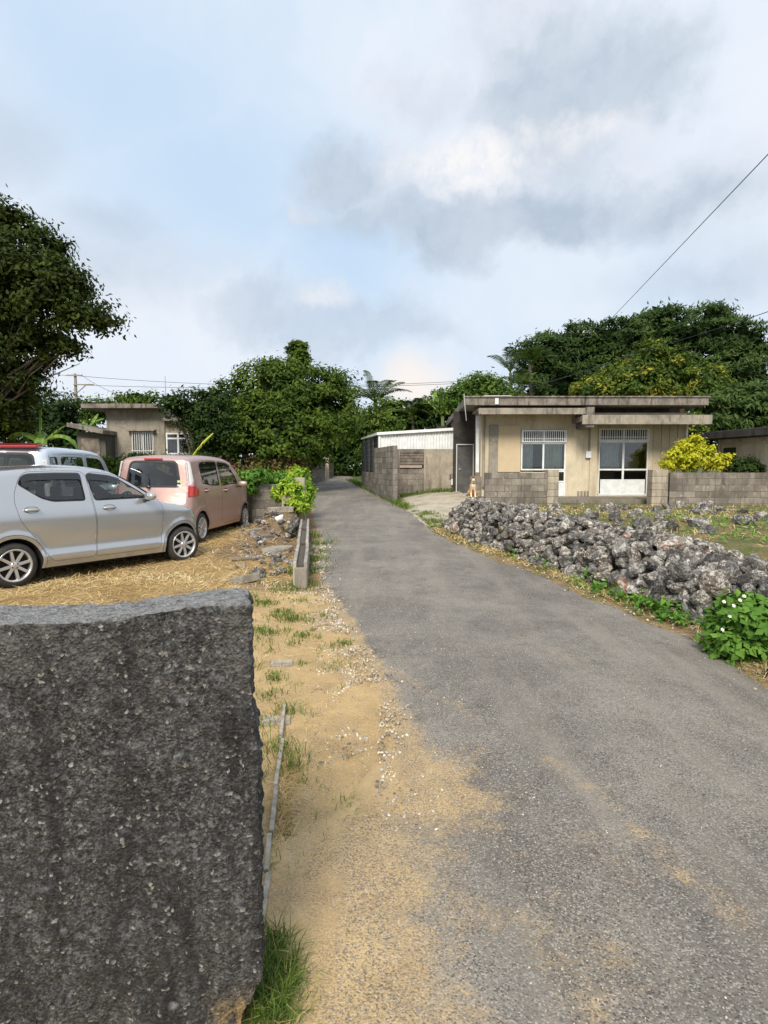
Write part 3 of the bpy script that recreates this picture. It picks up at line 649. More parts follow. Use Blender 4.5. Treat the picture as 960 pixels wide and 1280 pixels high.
# round dark tree and distant trees behind the grey building
Y = 27.0
tree('round_tree', 'small round near-black tree below the utility pole, left of the grey flat-roofed building', 'tree', 'dark', [lob(75,522,Y,32,36), lob(52,535,Y,26,30), lob(92,545,Y,24,26)], gp(75,Y), 0.18, 0.16, 0.42, 40, seed=22)
Y = 36.0
for k, (px, py, rx, ry, mt, lb) in enumerate([(118,516,24,16,'mid','mid-green low tree just left of and behind the grey building roof'), (172,503,30,13,'mid','sunlit tree crown showing above the grey building roof'), (135,511,18,8,'dark','low dark tree crown peeping over the left end of the grey building roof'), (30,520,45,34,'dark','dark tree behind the banana plant at the far left')]):
    tree('background_tree', lb, 'tree', mt, [lob(px,py,Y,rx,ry)], gp(px,Y), 0.15, 0.24, 0.55, 36, seed=30+k, group='trees behind the grey building')
# centre mass
Y = 25.0
L = [lob(335,495,Y,52,42), lob(385,505,Y,54,46), lob(300,520,Y,52,46), lob(350,545,Y,70,42,dy=-1.2), lob(418,485,Y,30,26,dy=.6), lob(412,520,Y,36,40), lob(355,470,Y,40,20,dy=.4), lob(290,556,Y,44,32,dy=-1)]
tree('spreading_tree', 'large spreading green tree with a low full crown beside the far end of the lane', 'tree', 'mid', L, gp(340,Y), 0.3, 0.17, 0.45, 52, seed=41, flat=0.6)
t = thing('vine_covered_post', 'old post wrapped in vines sticking up above the large spreading tree', 'vine post', gp(372,26.5))
V, F_, R = crown([lob(372,438,26.5,11,13), lob(373,455,26.5,13,14)], 0.16, 0.22, 40, seed=42); link('vines', mesh_np('vines', V, F_, R), LM['mid'], t)
b = gp(372,26.5); link('post', MB().tube([b, at(372,440,26.5)], 0.09, 8), M_bark, t)
Y = 22.6
tree('dark_tree', 'dense dark tree leaning against the right window of the grey building', 'tree', 'dark', [lob(234,512,Y,27,24), lob(262,500,Y,22,18), lob(270,540,Y,30,38), lob(214,503,Y,14,12)], gp(246,Y), 0.18, 0.15, 0.4, 46, seed=43)
Y = 23.5
tree('undergrowth_bush', 'tangle of dark scrub with dry brown leaves under the large spreading tree', 'bush', 'brown', [lob(300,590,Y,52,20), lob(350,588,Y,40,22), lob(258,584,Y,40,20)], gp(310,Y), 0, 0.15, 0.35, 34, seed=44, low=-0.3)
Y = 40.0
L = [lob(432,560,Y,34,44), lob(452,548,Y,24,30), lob(408,560,Y,28,42), lob(432,520,Y,20,18,dy=1)]
tree('lane_end_tree', 'dark leafy tree closing off the far end of the lane', 'tree', 'dark', L, gp(430,Y), 0.25, 0.26, 0.6, 44, seed=45)
tree('creeper_tree', 'tree draped with pale hanging creepers above the black mesh side of the shed', 'tree', 'mid', [lob(462,540,34,20,38), lob(480,534,34,22,18)], gp(455,34), 0.15, 0.2, 0.5, 44, seed=46, style='droop')
Y = 37.0
for k, (px, py, rx, ry, mt, lb) in enumerate([(500,528,26,16,'bright','pale green low trees above the white shed, left of the banana clump'), (530,522,22,20,'dark','dark spiky bush behind the white shed roof'), (552,512,24,24,'mid','mid-green bush between the banana leaves and the house roof'), (487,516,22,16,'mid','low green tree at the foot of the far palm')]):
    tree('background_bush', lb, 'bush', mt, [lob(px,py,Y,rx,ry)], gp(px,Y), 0.1, 0.26, 0.5, 40, seed=50+k, group='greenery behind the shed')
Y = 31.0
tree('bright_tree', 'bright green leafy tree right behind the left corner of the house roof', 'tree', 'bright', [lob(600,488,Y,32,20), lob(628,496,Y,26,16), lob(575,498,Y,24,18)], gp(600,Y), 0.2, 0.2, 0.45, 50, seed=55)
# big tree behind the house
Y = 35.0
L = [lob(690,452,Y,44,36), lob(715,430,Y,36,24), lob(765,432,Y,52,30), lob(830,425,Y,50,38), lob(822,400,Y,20,18), lob(885,420,Y,42,36), lob(925,428,Y,32,26), lob(895,398,Y,18,14), lob(700,485,Y,60,34), lob(780,480,Y,70,40), lob(870,478,Y,70,48), lob(935,470,Y,30,44)]
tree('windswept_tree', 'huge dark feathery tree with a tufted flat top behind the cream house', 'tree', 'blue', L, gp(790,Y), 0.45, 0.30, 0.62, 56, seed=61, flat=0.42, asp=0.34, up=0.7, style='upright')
Y = 29.0
L = [lob(790,478,Y,42,30), lob(745,492,Y,34,20), lob(832,470,Y,30,34), lob(872,482,Y,42,28), lob(812,450,Y,18,26)]
tree('golden_leaved_tree', 'olive tree flecked with golden leaves just behind the house roof', 'tree', 'gold', L, gp(810,Y), 0.2, 0.19, 0.4, 36, seed=62, asp=0.45, dens=0.8)
Y = 25.0
L = [lob(905,520,Y,42,28), lob(945,505,Y,34,30), lob(870,545,Y,28,20), lob(980,520,Y,40,40), lob(925,548,Y,40,22)]
tree('layered_tree', 'rich green tree with drooping layered foliage to the right of the house', 'tree', 'fern', L, gp(920,Y), 0.2, 0.26, 0.42, 50, seed=63, flat=0.3, asp=0.3, style='droop')
tree('orange_tipped_bush', 'bush with a few orange-yellow leaves at the right corner of the house', 'bush', 'gold', [lob(868,538,23,16,20)], gp(868,23), 0, 0.14, 0.3, 30, seed=64)
# shrubs behind the right block wall
Y = 18.9
L = [lob(862,574,Y,26,14,.5), lob(842,578,Y,14,10,.35), lob(893,577,Y,16,9,.35), lob(858,558,Y,12,9,.3), lob(880,562,Y,12,8,.3), lob(843,567,Y,8,6,.25), lob(868,549,Y,6,6,.2), lob(905,571,Y,7,5,.2)]
tree('yellow_shrub', 'brilliant yellow-leaved shrub showing over the grey block wall', 'shrub', 'yellow', L, gp(868,Y), 0.05, 0.10, 0.16, 22, seed=65, dens=0.85)
tree('round_shrub', 'small dark round shrub right of the yellow shrub, above the block wall', 'shrub', 'dark', [lob(930,585,19.2,22,13,.5)], gp(930,19.2), 0.05, 0.09, 0.16, 36, seed=66)
# hedge below the grey building
Y = 19.5
L = [lob(120+26*k, 582+(k%2)*2, Y+0.3*math.sin(k*2), 22, 15, .6) for k in range(6)]
tree('hedge', 'low green hedge below the barred window, behind the parked cars', 'hedge', 'mid', L, gp(180,Y), 0, 0.10, 0.24, 44, seed=67)
# garden shrubs at the lane corner
def small(name, label, mt, lobes, px, Y, leaf, cl, per, seed, r0=0.03, cat_='shrub', **kw):
    return tree(name, label, cat_, mt, lobes, gp(px, Y), r0, leaf, cl, per, seed=seed, core=kw.pop('core', True), **kw)
small('leafy_shrub', 'bright green broad-leaved shrub between the pink car and the low block wall', 'shrub', [lob(314,597,13.9,15,10,.35), lob(314,610,13.9,8,8,.3), lob(328,594,14,9,6,.3)], 312, 13.9, 0.11, 0.14, 14, 71, asp=0.42, up=0.3)
small('tall_croton', 'upright green and yellow shrub behind the short grey post', 'croton', [lob(374,596,14.6,14,12,.35), lob(380,615,14.6,12,18,.3)], 378, 14.6, 0.11, 0.14, 18, 72, asp=0.4)
small('yellow_croton', 'yellow-leaved croton spilling over the holed concrete block', 'croton', [lob(362,612,12.9,16,13,.35), lob(374,628,12.7,14,12,.3), lob(352,618,12.9,9,9,.25)], 364, 12.9, 0.11, 0.12, 18, 73, asp=0.4)
small('green_shrub', 'low green shrub behind the low block wall', 'shrub', [lob(346,598,14.8,14,8,.35), lob(330,602,14.8,10,6,.3)], 345, 14.8, 0.11, 0.14, 16, 74, asp=0.42)
# ------------------------------------------------------------------ palms and bananas
def frond(mb, base, dirh, length, arch, lift, leaflet, w, n=22, rng=RNG, vshape=0.35):
    d = Vector((math.cos(dirh), math.sin(dirh), 0)); side = Vector((-d.y, d.x, 0)); pts = []
    for k in range(n+1):
        s = k/n; pts.append(Vector(base)+d*(length*(s*math.cos(lift)))+Vector((0,0,1))*(length*(s*math.sin(lift)-arch*s*s)))
    mb.tube(pts, [0.022*(1-0.8*k/n)*length/1.8 for k in range(n+1)], 4)
    for k in range(3, n+1):
        s = k/n; T = (pts[k]-pts[k-1]).normalized(); L = leaflet*(math.sin(PI*min(1, s*0.92+0.08)))**0.6*rng.uniform(0.85, 1.1)
        up = side.cross(T)*-1
        for sg in (-1, 1):
            mb.cur = rng.random(); dv = (side*sg+T*0.7+Vector((0,0,vshape if False else 0.0))-Vector((0,0,0.55))*1.0).normalized(); b = pts[k]; m = b+(side*sg+T*0.55+Vector((0,0,0.15))).normalized()*L*0.5; e = m+dv*L*0.5
            ww = T*w*0.5
            mb.add([b-ww*0.6, b+ww*0.6, m+ww, m-ww, e], [(0,1,2,3), (3,2,4)])
def palm(label, px, py, Y, trunk_r, nf, length, seed, leaflet=0.5, w=0.06):
    rng = np.random.default_rng(seed); c = at(px, py, Y); b = gp(px+3, Y); t = thing('palm_tree', label, 'palm', b)
    link('trunk', MB().tube([Vector(b)-Vector((0,0,.1)), Vector(b).lerp(c, .5)+Vector((.1,0,0)), c], [trunk_r*1.3, trunk_r, trunk_r*.8], 10), M_bark, t)
    for k in range(nf):
        mb = MB(); a = k*2.4+rng.uniform(-.3, .3); lift = rad(rng.uniform(32, 82)); frond(mb, c, a, length*rng.uniform(.85, 1.1), rng.uniform(.3, .6), lift, leaflet, w, 20, rng); link('frond', mb, LM['palm'], t, recalc=False)
palm('palm with arching fronds standing over the low greenery beyond the shed', 469, 503, 38, 0.14, 14, 3.0, 81, 0.7, .075)
palm('pale tall palm left of the huge dark tree behind the house', 638, 466, 33, 0.10, 8, 2.2, 82, 0.5, .055)
palm('palm half hidden in the left side of the huge dark tree', 662, 455, 33.5, 0.10, 8, 1.9, 83, 0.5, .055)
palm('low dark palm between the tall pale palm and the house roof', 652, 484, 32, 0.10, 9, 1.7, 84, 0.5, .055)
palm('small palm just above the shed roof', 515, 520, 36, 0.10, 11, 1.9, 85, 0.55, .07)
def banana_leaf(base, dirh, L, W, lift, droop, rng, n=18, twist=0.0):
    mb = MB(); d = Vector((math.cos(dirh), math.sin(dirh), 0)); side0 = Vector((-d.y, d.x, 0)); pts = []
    p = Vector(base); ang = lift; st = L/n
    for k in range(n+1):
        pts.append(p.copy()); ang = lift-droop*(k/n)**1.3; p = p+(d*math.cos(ang)+Vector((0,0,math.sin(ang))))*st
    mb.tube(pts, [0.018*L*(1-.85*k/n)+0.003 for k in range(n+1)], 5)
    for sg in (-1, 1):
        prev = None
        for k in range(2, n+1):
            s = (k-2)/(n-2); wd = W*0.5*(math.sin(PI*min(1, s*0.93+0.05))**0.55); T = (pts[k]-pts[k-1]).normalized(); nrm = side0.cross(T)*-1
            sd = (side0*sg*math.cos(.45+twist*sg)-nrm*math.sin(-.35)*0+Vector((0,0,-.35)) ).normalized()
            e = pts[k]+sd*wd; m = pts[k]+(side0*sg).normalized()*wd*.5+Vector((0,0,.06*W))
            if prev and rng.random() > 0.13: mb.cur = 0.3+0.7*rng.random(); mb.add([prev[0], pts[k], m, prev[1]], [(0,1,2,3)]); mb.add([prev[1], m, e, prev[2]], [(0,1,2,3)])
            prev = (pts[k].copy(), m, e)
    return mb
def banana(label, px, Y, hstem, leaves_, seed, mt='banana'):
    rng = np.random.default_rng(seed); b = Vector(gp(px, Y)); t = thing('banana_plant', label, 'banana plant', tuple(b))
    top = b+Vector((0,0,hstem)); link('stem', MB().tube([b-Vector((0,0,.1)), b.lerp(top,.5), top], [.13, .1, .06], 10), M_stem, t)
    for (a, L, W, lift, dr) in leaves_: link('leaf', banana_leaf(top, rad(a), L, W, rad(lift), rad(dr), rng), LM[mt], t, recalc=False)
Y = 14.5
banana('banana plant with torn drooping leaves above the roof of the pale van', 52, Y, 1.82, [(175,1.05,.34,55,120), (10,1.15,.34,50,150), (80,1.0,.09,88,5), (20,.75,.22,50,20), (-60,.9,.3,40,120), (120,1.0,.3,60,110)], 91)
banana('low banana plant at the far left behind the car roofs', -12, 15.2, 1.7, [(5,1.2,.35,25,70), (60,1.0,.3,30,60), (170,1.0,.3,40,80), (-40,.9,.3,30,90)], 92)
banana('banana plant at the left corner of the grey building', 113, 26.8, 2.6, [(60,.9,.3,70,30), (150,.9,.3,60,50), (0,.9,.3,60,60), (260,.8,.3,50,90)], 93)
b = Vector(gp(243, 15.5)); t = thing('young_banana_plant', 'single yellow-green banana leaf rising behind the pink car roof', 'banana plant', tuple(b)); rng_ = np.random.default_rng(9)
link('stem', MB().tube([b, at(238,572,15.5)], [.05,.03], 8), M_stem, t)
link('leaf', banana_leaf(at(237,576,15.5), rad(5), .95, .22, rad(58), rad(22), rng_), LM['banana_yellow'], t, recalc=False)
link('leaf', banana_leaf(at(234,575,15.5), rad(190), .35, .16, rad(40), rad(80), rng_), LM['banana_yellow'], t, recalc=False)
b = gp(556, 36); t = thing('banana_clump', 'clump of banana with pointed upright leaves above the house roof edge', 'banana clump', b)
for (px, py, px2, L, W, a, lf, dr) in [(553,520,0,1.7,.5,175,48,10),(545,522,0,1.6,.42,100,84,6),(560,518,0,1.6,.45,150,62,20),(570,515,0,1.4,.5,30,60,60),(540,520,0,1.4,.45,190,40,60)]:
    link('leaf', banana_leaf(at(px,py,36), rad(a), L, W, rad(lf), rad(dr), rng_), LM['dark' if L<1.5 else 'banana'], t, recalc=False)
link('stem', MB().tube([b, at(553,520,36)], [.15,.1], 8), M_stem, t)
# ------------------------------------------------------------------ flowering bush at the right edge
Y = 4.55
L = [lob(925,800,Y,36,28,.22), lob(960,790,Y+.1,50,40,.3), lob(935,765,Y,34,20,.2), lob(905,775,Y+.2,18,18,.15), lob(985,830,Y,40,30,.25)]
t = tree('flowering_bush', 'leafy bright green bush with tiny white flowers at the stone wall foot, right edge', 'bush', 'shrub', L, gp(935,Y), 0.02, 0.075, 0.085, 22, seed=75, asp=0.62, up=0.6, dens=1.1)
rng_ = np.random.default_rng(5); M_petal = plain('white_petal', (0.8,0.8,0.74), 0.6); M_pistil = plain('yellow_pistil', (0.7,0.5,0.05), 0.6)
for (px, py) in [(905,752),(917,757),(925,750),(945,765),(903,787),(930,745),(948,790),(912,770)]:
    p = at(px, py, Y-.16); mb = MB(); pts = [(p.x, p.y, p.z)]
    for k in range(6):
        a = k*PI/3+rng_.uniform(0,.3); r = .017; c = Vector((math.cos(a), math.sin(a)*.5-.5*.3, math.sin(a)*.8)); e = p+c*r; s_ = Vector((-c.z, 0, c.x))*.006; mb.add([p, p+c*r*.5+s_, e, p+c*r*.5-s_], [(0,1,2,3)])
    f = link('flower', mb, M_petal, t, recalc=False); mb = MB(); v_, f_ = ICO[1]; mb.add([tuple(Vector(q)*.005+p+Vector((0,-.004,0))) for q in v_], f_.tolist()); link('flower_centre', mb, M_pistil, f)
# ------------------------------------------------------------------ ground cover
def scatter_stuff():
    rng = np.random.default_rng(17)
    # straw on the parking plot
    P = []; n = 0
    while n < 72000:
        y = 1.6+15*rng.random()**0.62*1.0; rl = road_l(max(y, 1.2)); x = rl-0.02-rng.random()**0.8*8.0
        if x < -0.62*y-1.2 or y > 16.5: continue
        k = noise.noise(Vector((x*1.4, y*1.4, 2)))
        d = rl-x
        if y < 7 and d < 2.2 and rng.random() > 0.32+0.6*max(0, k): continue
        if k < -0.25 and rng.random() < 0.75: continue
        if y > 8.6 and x > -3.0 and rng.random() < 0.7: continue
        P.append((x, y, H(x, y))); n += 1
    for _ in range(2600):   # dry thatch beside the edging strip
        s = rng.random(); a = gnd(352, 950); b_ = gnd(326, 1165); x = a.x*(1-s)+b_.x*s+abs(rng.normal(0, .035)); y = a.y*(1-s)+b_.y*s; P.append((x, y, H(x, y)))
    P = np.array(P); n = len(P); a = rng.uniform(0, 2*PI, n); D = np.stack([np.cos(a), np.sin(a), np.abs(rng.normal(0.16, 0.28, n))], 1); P[:,2] += 0.004
    sc_ = np.clip(P[:,1]/6.5, .45, 1.4)
    V, F_, R = blades(P, D, rng.uniform(.05, .15, n)*np.minimum(1, sc_), 0.0047*sc_*1.3, rng, 0.25, np.clip(rng.random(n)*.65+.22+np.array([0.55*noise.noise(Vector((p[0]*1.1, p[1]*1.1, 30)))+0.3*noise.noise(Vector((p[0]*4, p[1]*4, 3))) for p in P]), 0, 1))
    tag(link('straw', mesh_np('straw', V, F_, R), LM['straw']), kind='stuff', label='pale dry mown grass strewn over the parking plot', cat='dry grass')
    # green grass tufts
    P, Hs, Rn = [], [], []
    tufts = [(345,935,.16,.13),(365,950,.10,.10),(330,905,.12,.08),(352,770,.2,.09),(330,790,.16,.08),(365,775,.15,.08),(345,850,.09,.08),(372,735,.3,.1),(360,890,.1,.12),(335,870,.12,.07),(358,965,.09,.1),(430,805,.10,.05),(375,715,.35,.14),(395,700,.3,.08),(400,680,.4,.08),(385,670,.4,.08),(405,690,.3,.06),(330,755,.15,.08),(378,795,.12,.06),(340,1190,.05,.11),(345,1215,.07,.14),(338,1240,.08,.15),(350,1262,.08,.14),(330,1275,.08,.15),(340,1290,.09,.14),(362,1230,.04,.08)]
    for (px, py, sp, h) in tufts:
        g = gnd(px, py, H); m = int(36+560*sp*min(1.4, max(.45, g.y/5))*1.0)
        if py > 1150: m = 190
        for _ in range(m):
            x = g.x+rng.normal(0, sp*.45); y = g.y+rng.normal(0, sp*.5); P.append((x, y, H(x, y))); Hs.append(h*rng.uniform(.4, 1.1)); Rn.append(rng.uniform(0, .72) if rng.random() > .15 else .95)
    for _ in range(90):
        y0_ = 1.8+6.5*rng.random(); x0_ = road_l(max(y0_, 1.2))-rng.uniform(.05, 1.0)
        if x0_ < -0.235*y0_-.05: continue
        hh = rng.uniform(.03, .09); s_ = rng.uniform(.015, .06)
        for _k in range(int(rng.uniform(6, 34))): x = x0_+rng.normal(0, s_); y = y0_+rng.normal(0, s_*1.4); P.append((x, y, H(x, y))); Hs.append(hh*rng.uniform(.4, 1.2)); Rn.append(rng.uniform(.1, 1.0))
    # verge at the foot of the stone wall, and weeds along the road
    for _ in range(9000):
        y = rng.uniform(3.2, WY1+3.5); x = wall_x(min(y, WY1))+rng.normal(0.0, .12) if y < WY1 else road_r(y)+abs(rng.normal(0.1, .25))
        if noise.noise(Vector((x*2, y*2, 9))) < -0.02 and rng.random() < .85: continue
        P.append((x, y, H(x, y)-.005)); Hs.append(rng.uniform(.03, .11)); Rn.append(rng.random())
    for _ in range(5500):   # raised yard
        y = rng.uniform(5, 18); x = yard_x(y)+rng.random()*(11 if y > 9 else 6); 
        if noise.noise(Vector((x*1.1, y*1.1, 4))) < 0.0: continue
        P.append((x, y, H(x, y)-.005)); Hs.append(rng.uniform(.04, .12)); Rn.append(.2+.8*rng.random())
    for _ in range(7000):    # weeds at the foot of the lane walls
        y = rng.uniform(17, 33); x = (road_r(y)+rng.normal(.05, .12)) if rng.random() < .6 else (road_l(y)-abs(rng.normal(0, .2)))
        if y < 22.0 and rng.random() < .4: x = rng.uniform(.6, 2.5); y = 21.6+rng.normal(0, .25)
        P.append((x, y, H(x, y)-.005)); Hs.append(rng.uniform(.06, .26)); Rn.append(rng.random()*.7)
    P = np.array(P); n = len(P); D = rng.normal(size=(n, 3))*.38; D[:,2] = 1
    near = P[:,1]
    V, F_, R = blades(P, D, np.array(Hs), 0.0042*np.clip(near/3.0, .85, 4), rng, .9, np.array(Rn))
    tag(link('grass', mesh_np('grass', V, F_, R), LM['grass']), kind='stuff', label='green grass and weeds along the verges and in the raised yard', cat='grass')
    # straw-coloured weeds in the raised yard and verge litter
    P = []
    for _ in range(15000):
        y = rng.uniform(4.5, 17.6); x = yard_x(y)+rng.random()*(10 if y > 9 else 5)
        if noise.noise(Vector((x*.9, y*.9, 14))) < -0.05: continue
        P.append((x, y, H(x, y)))
    for _ in range(5000):
        y = rng.uniform(3.0, WY1); P.append((wall_x(y)-abs(rng.normal(.06, .1)), y, road_z(y)+.01))
    P = np.array(P); n = len(P); D = rng.normal(size=(n, 3)); D[:,2] = np.abs(D[:,2])*.5+.1
    V, F_, R = blades(P, D, rng.uniform(.04, .13, n), 0.006*np.clip(P[:,1]/6, .6, 2.4), rng, .5)
    tag(link('dry_weeds', mesh_np('dry_weeds', V, F_, R), LM['straw']), kind='stuff', label='dry bleached weeds around the rubble in the raised yard', cat='dry weeds')
    # broad-leaved ground weeds at the wall foot
    C = []
    for (px, py, n_, sp) in [(785,754,34,.16),(802,760,34,.14),(762,745,22,.14),(822,770,26,.14),(665,700,20,.2),(840,778,26,.12),(745,738,22,.2),(690,712,16,.2)]:
        g = gnd(px, py, H)
        for _ in range(n_): x = g.x+rng.normal(0, sp*.6)+.03; y = g.y+rng.normal(0, sp); C.append((x, y, H(x, y)+rng.uniform(.01, .12)))
    for (px, py, n_, sp) in [(835,648,16,.5),(930,660,34,.7),(900,650,22,.6),(955,672,40,.6)]:
        g = gnd(px, py, H)
        for _ in range(n_): x = g.x+rng.normal(0, sp); y = g.y+rng.normal(0, sp*1.3); C.append((x, y, H(x, y)+rng.uniform(.01, .07)))
    C = np.repeat(np.array(C), 5, 0)+rng.normal(0, .03, (len(C)*5, 3)); N = rng.normal(size=C.shape)*.5+np.array([0,-.2,1])
    V, F_, R = leaves(C, N, rng.uniform(.04, .09, len(C)), .6, None, rng)
    tag(link('weeds', mesh_np('weeds', V, F_, R), LM['shrub']), kind='stuff', label='broad-leaved green weeds at the foot of the rubble wall', cat='weeds')
    # gravel along the left road edge and crumbs over the lane
    P, S = [], []
    for _ in range(5200):
        y = 2.2+9*rng.random()**1.3; rl = road_l(max(y, 1.2)); x = rl+rng.normal(-.02, .13)
        if noise.noise(Vector((x*2.5, y*2.5, 20))) < -.02: continue
        P.append((x, y)); S.append(rng.uniform(.0028, .0075)*(1+.09*y))
    for _ in range(2600):
        y = 1.3+7*rng.random()**1.5; x = rng.uniform(-.4, .7) if rng.random() < .7 else rng.uniform(-.4, road_r(y)); P.append((x, y)); S.append(rng.uniform(.0018, .0045))
    for _ in range(450):
        y = rng.uniform(3, 16); P.append((road_r(y)+rng.normal(.03, .1), y)); S.append(rng.uniform(.006, .015))
    v0, f0 = ICO[1]; Vs = np.zeros((len(P), len(v0), 3))
    for k, ((x, y), s) in enumerate(zip(P, S)):
        Vs[k] = (v0*np.array([s*1.2, s*.9, s*.7])*rng.uniform(.75, 1.25, (len(v0), 1)))@rand_rot(rng).T+np.array([x, y, max(H(x, y), road_z(y)+.012+.03*(1-min(1, abs(2*(x-road_l(max(y,1.2)))/(road_r(y)-road_l(max(y,1.2)))-1))**2) if x > road_l(max(y,1.2)) else -9)+s*.25])
    F_ = (np.arange(len(P))[:,None,None]*len(v0)+f0[None]).reshape(-1, 3); m = plain('pale_gravel', (0.50,0.46,0.39), .9, c2=(0.26,0.22,0.17), scale=6, rnd=1.2)
    tag(link('gravel', mesh_np('gravel', Vs.reshape(-1, 3), F_, np.repeat(rng.random(len(P)), len(v0))), m), kind='stuff', label='pale gravel and grit along the left edge of the lane', cat='gravel')
scatter_stuff()
def strap_plant(label, px, py, n, L, w, seed):
    rng = np.random.default_rng(seed); g = gnd(px, py, H); t = MB()
    for k in range(n):
        a = rng.uniform(0, 2*PI); l = L*rng.uniform(.6, 1.1); d = Vector((math.cos(a), math.sin(a)*.7-.25, 0)); s_ = Vector((-d.y, d.x, 0)).normalized(); t.cur = rng.random()
        prev = None; N_ = 7
        for i in range(N_+1):
            u = i/N_; p = g+d*l*.62*u**1.3+Vector((0,0,l*(1.15*u-.65*u*u*(1+.4*rng.random())))); ww = s_*w*.5*(math.sin(PI*(u*.8+.2)))**.7*(1 if i < N_ else .1)
            if prev: t.add([prev[0], prev[1], p+ww, p-ww], [(0,1,2,3)])
            prev = (p-ww, p+ww)
    o = rebase(link('strap_leaved_plant', t, LM['shrub'], recalc=False)); tag(o, label, 'plant')
strap_plant('broad strap-leaved plant arching over the road edge, just beyond the flowering bush', 828, 770, 12, .42, .045, 1)
strap_plant('upright leafy stalk growing out of the stone wall foot, midway along it', 733, 728, 14, .42, .035, 2)
strap_plant('small upright weed against the stone wall, farthest of the leafy plants', 655, 698, 12, .38, .03, 3)
strap_plant('two-leaved seedling at the road edge beside the flowering bush', 855, 785, 6, .2, .05, 4)
# ------------------------------------------------------------------ buildings and walls
M_roofc = concrete('roof_concrete', (0.29,0.26,0.225), (0.045,0.04,0.037), stain=1.0, scale=1.4, streak=True)
M_canopy = concrete('canopy_concrete', (0.38,0.34,0.28), (0.09,0.08,0.07), stain=0.9, scale=1.4)
M_cream = concrete('cream_painted_wall', (0.68,0.59,0.44), (0.27,0.225,0.16), light=(0.70,0.63,0.49), stain=0.6, scale=0.7, bump=0.12)
M_creamd = concrete('cream_panel', (0.62,0.50,0.33), (0.42,0.34,0.24), stain=0.4, scale=1.1, bump=0.08)
M_board = concrete('cream_boarding', (0.58,0.50,0.37), (0.36,0.30,0.22), stain=0.4, scale=0.9, bump=0.1)
M_block = concrete('concrete_block', (0.27,0.24,0.205), (0.075,0.067,0.06), light=(0.36,0.33,0.27), stain=0.8, scale=1.3, bump=0.5)
M_mortar = concrete('mortar', (0.14,0.13,0.115), (0.07,0.062,0.055), stain=0.7)
M_grey = concrete('grey_render', (0.34,0.31,0.26), (0.14,0.125,0.105), light=(0.42,0.38,0.31), stain=0.85, scale=0.9, bump=0.3)
M_old = concrete('old_render', (0.42,0.365,0.29), (0.10,0.088,0.075), light=(0.46,0.41,0.33), stain=0.8, scale=1.0, bump=0.4)
M_white = plain('white_painted_metal', (0.77,0.79,0.80), 0.4, c2=(0.64,0.66,0.66), scale=5)
M_alu = plain('aluminium_frame', (0.62,0.62,0.61), 0.4, metal=0.3)
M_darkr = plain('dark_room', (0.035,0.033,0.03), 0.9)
M_black = plain('black_mesh_panel', (0.012,0.012,0.013), 0.7)
M_wood = plain('weathered_board', (0.22,0.185,0.15), 0.85, c2=(0.10,0.085,0.07), scale=5, bump=0.4, bscale=40)
M_curt = plain('grey_curtain', (0.50,0.52,0.52), 0.9, c2=(0.38,0.40,0.41), scale=4)
M_curtg = plain('pale_curtain', (0.66,0.70,0.66), 0.9, c2=(0.50,0.56,0.52), scale=4)
M_glass = glass_mat('window_glass', (0.88,0.9,0.88), 0.04)
M_door = plain('grey_steel_door', (0.10,0.10,0.098), 0.5, c2=(0.06,0.06,0.06), scale=3)
M_pave = concrete('step_concrete', (0.24,0.215,0.18), (0.10,0.09,0.078), stain=0.8, scale=1.2)
M_steel = plain('galvanised_steel', (0.42,0.42,0.41), 0.45, metal=0.5)
M_wire = plain('black_wire', (0.02,0.02,0.02), 0.6)

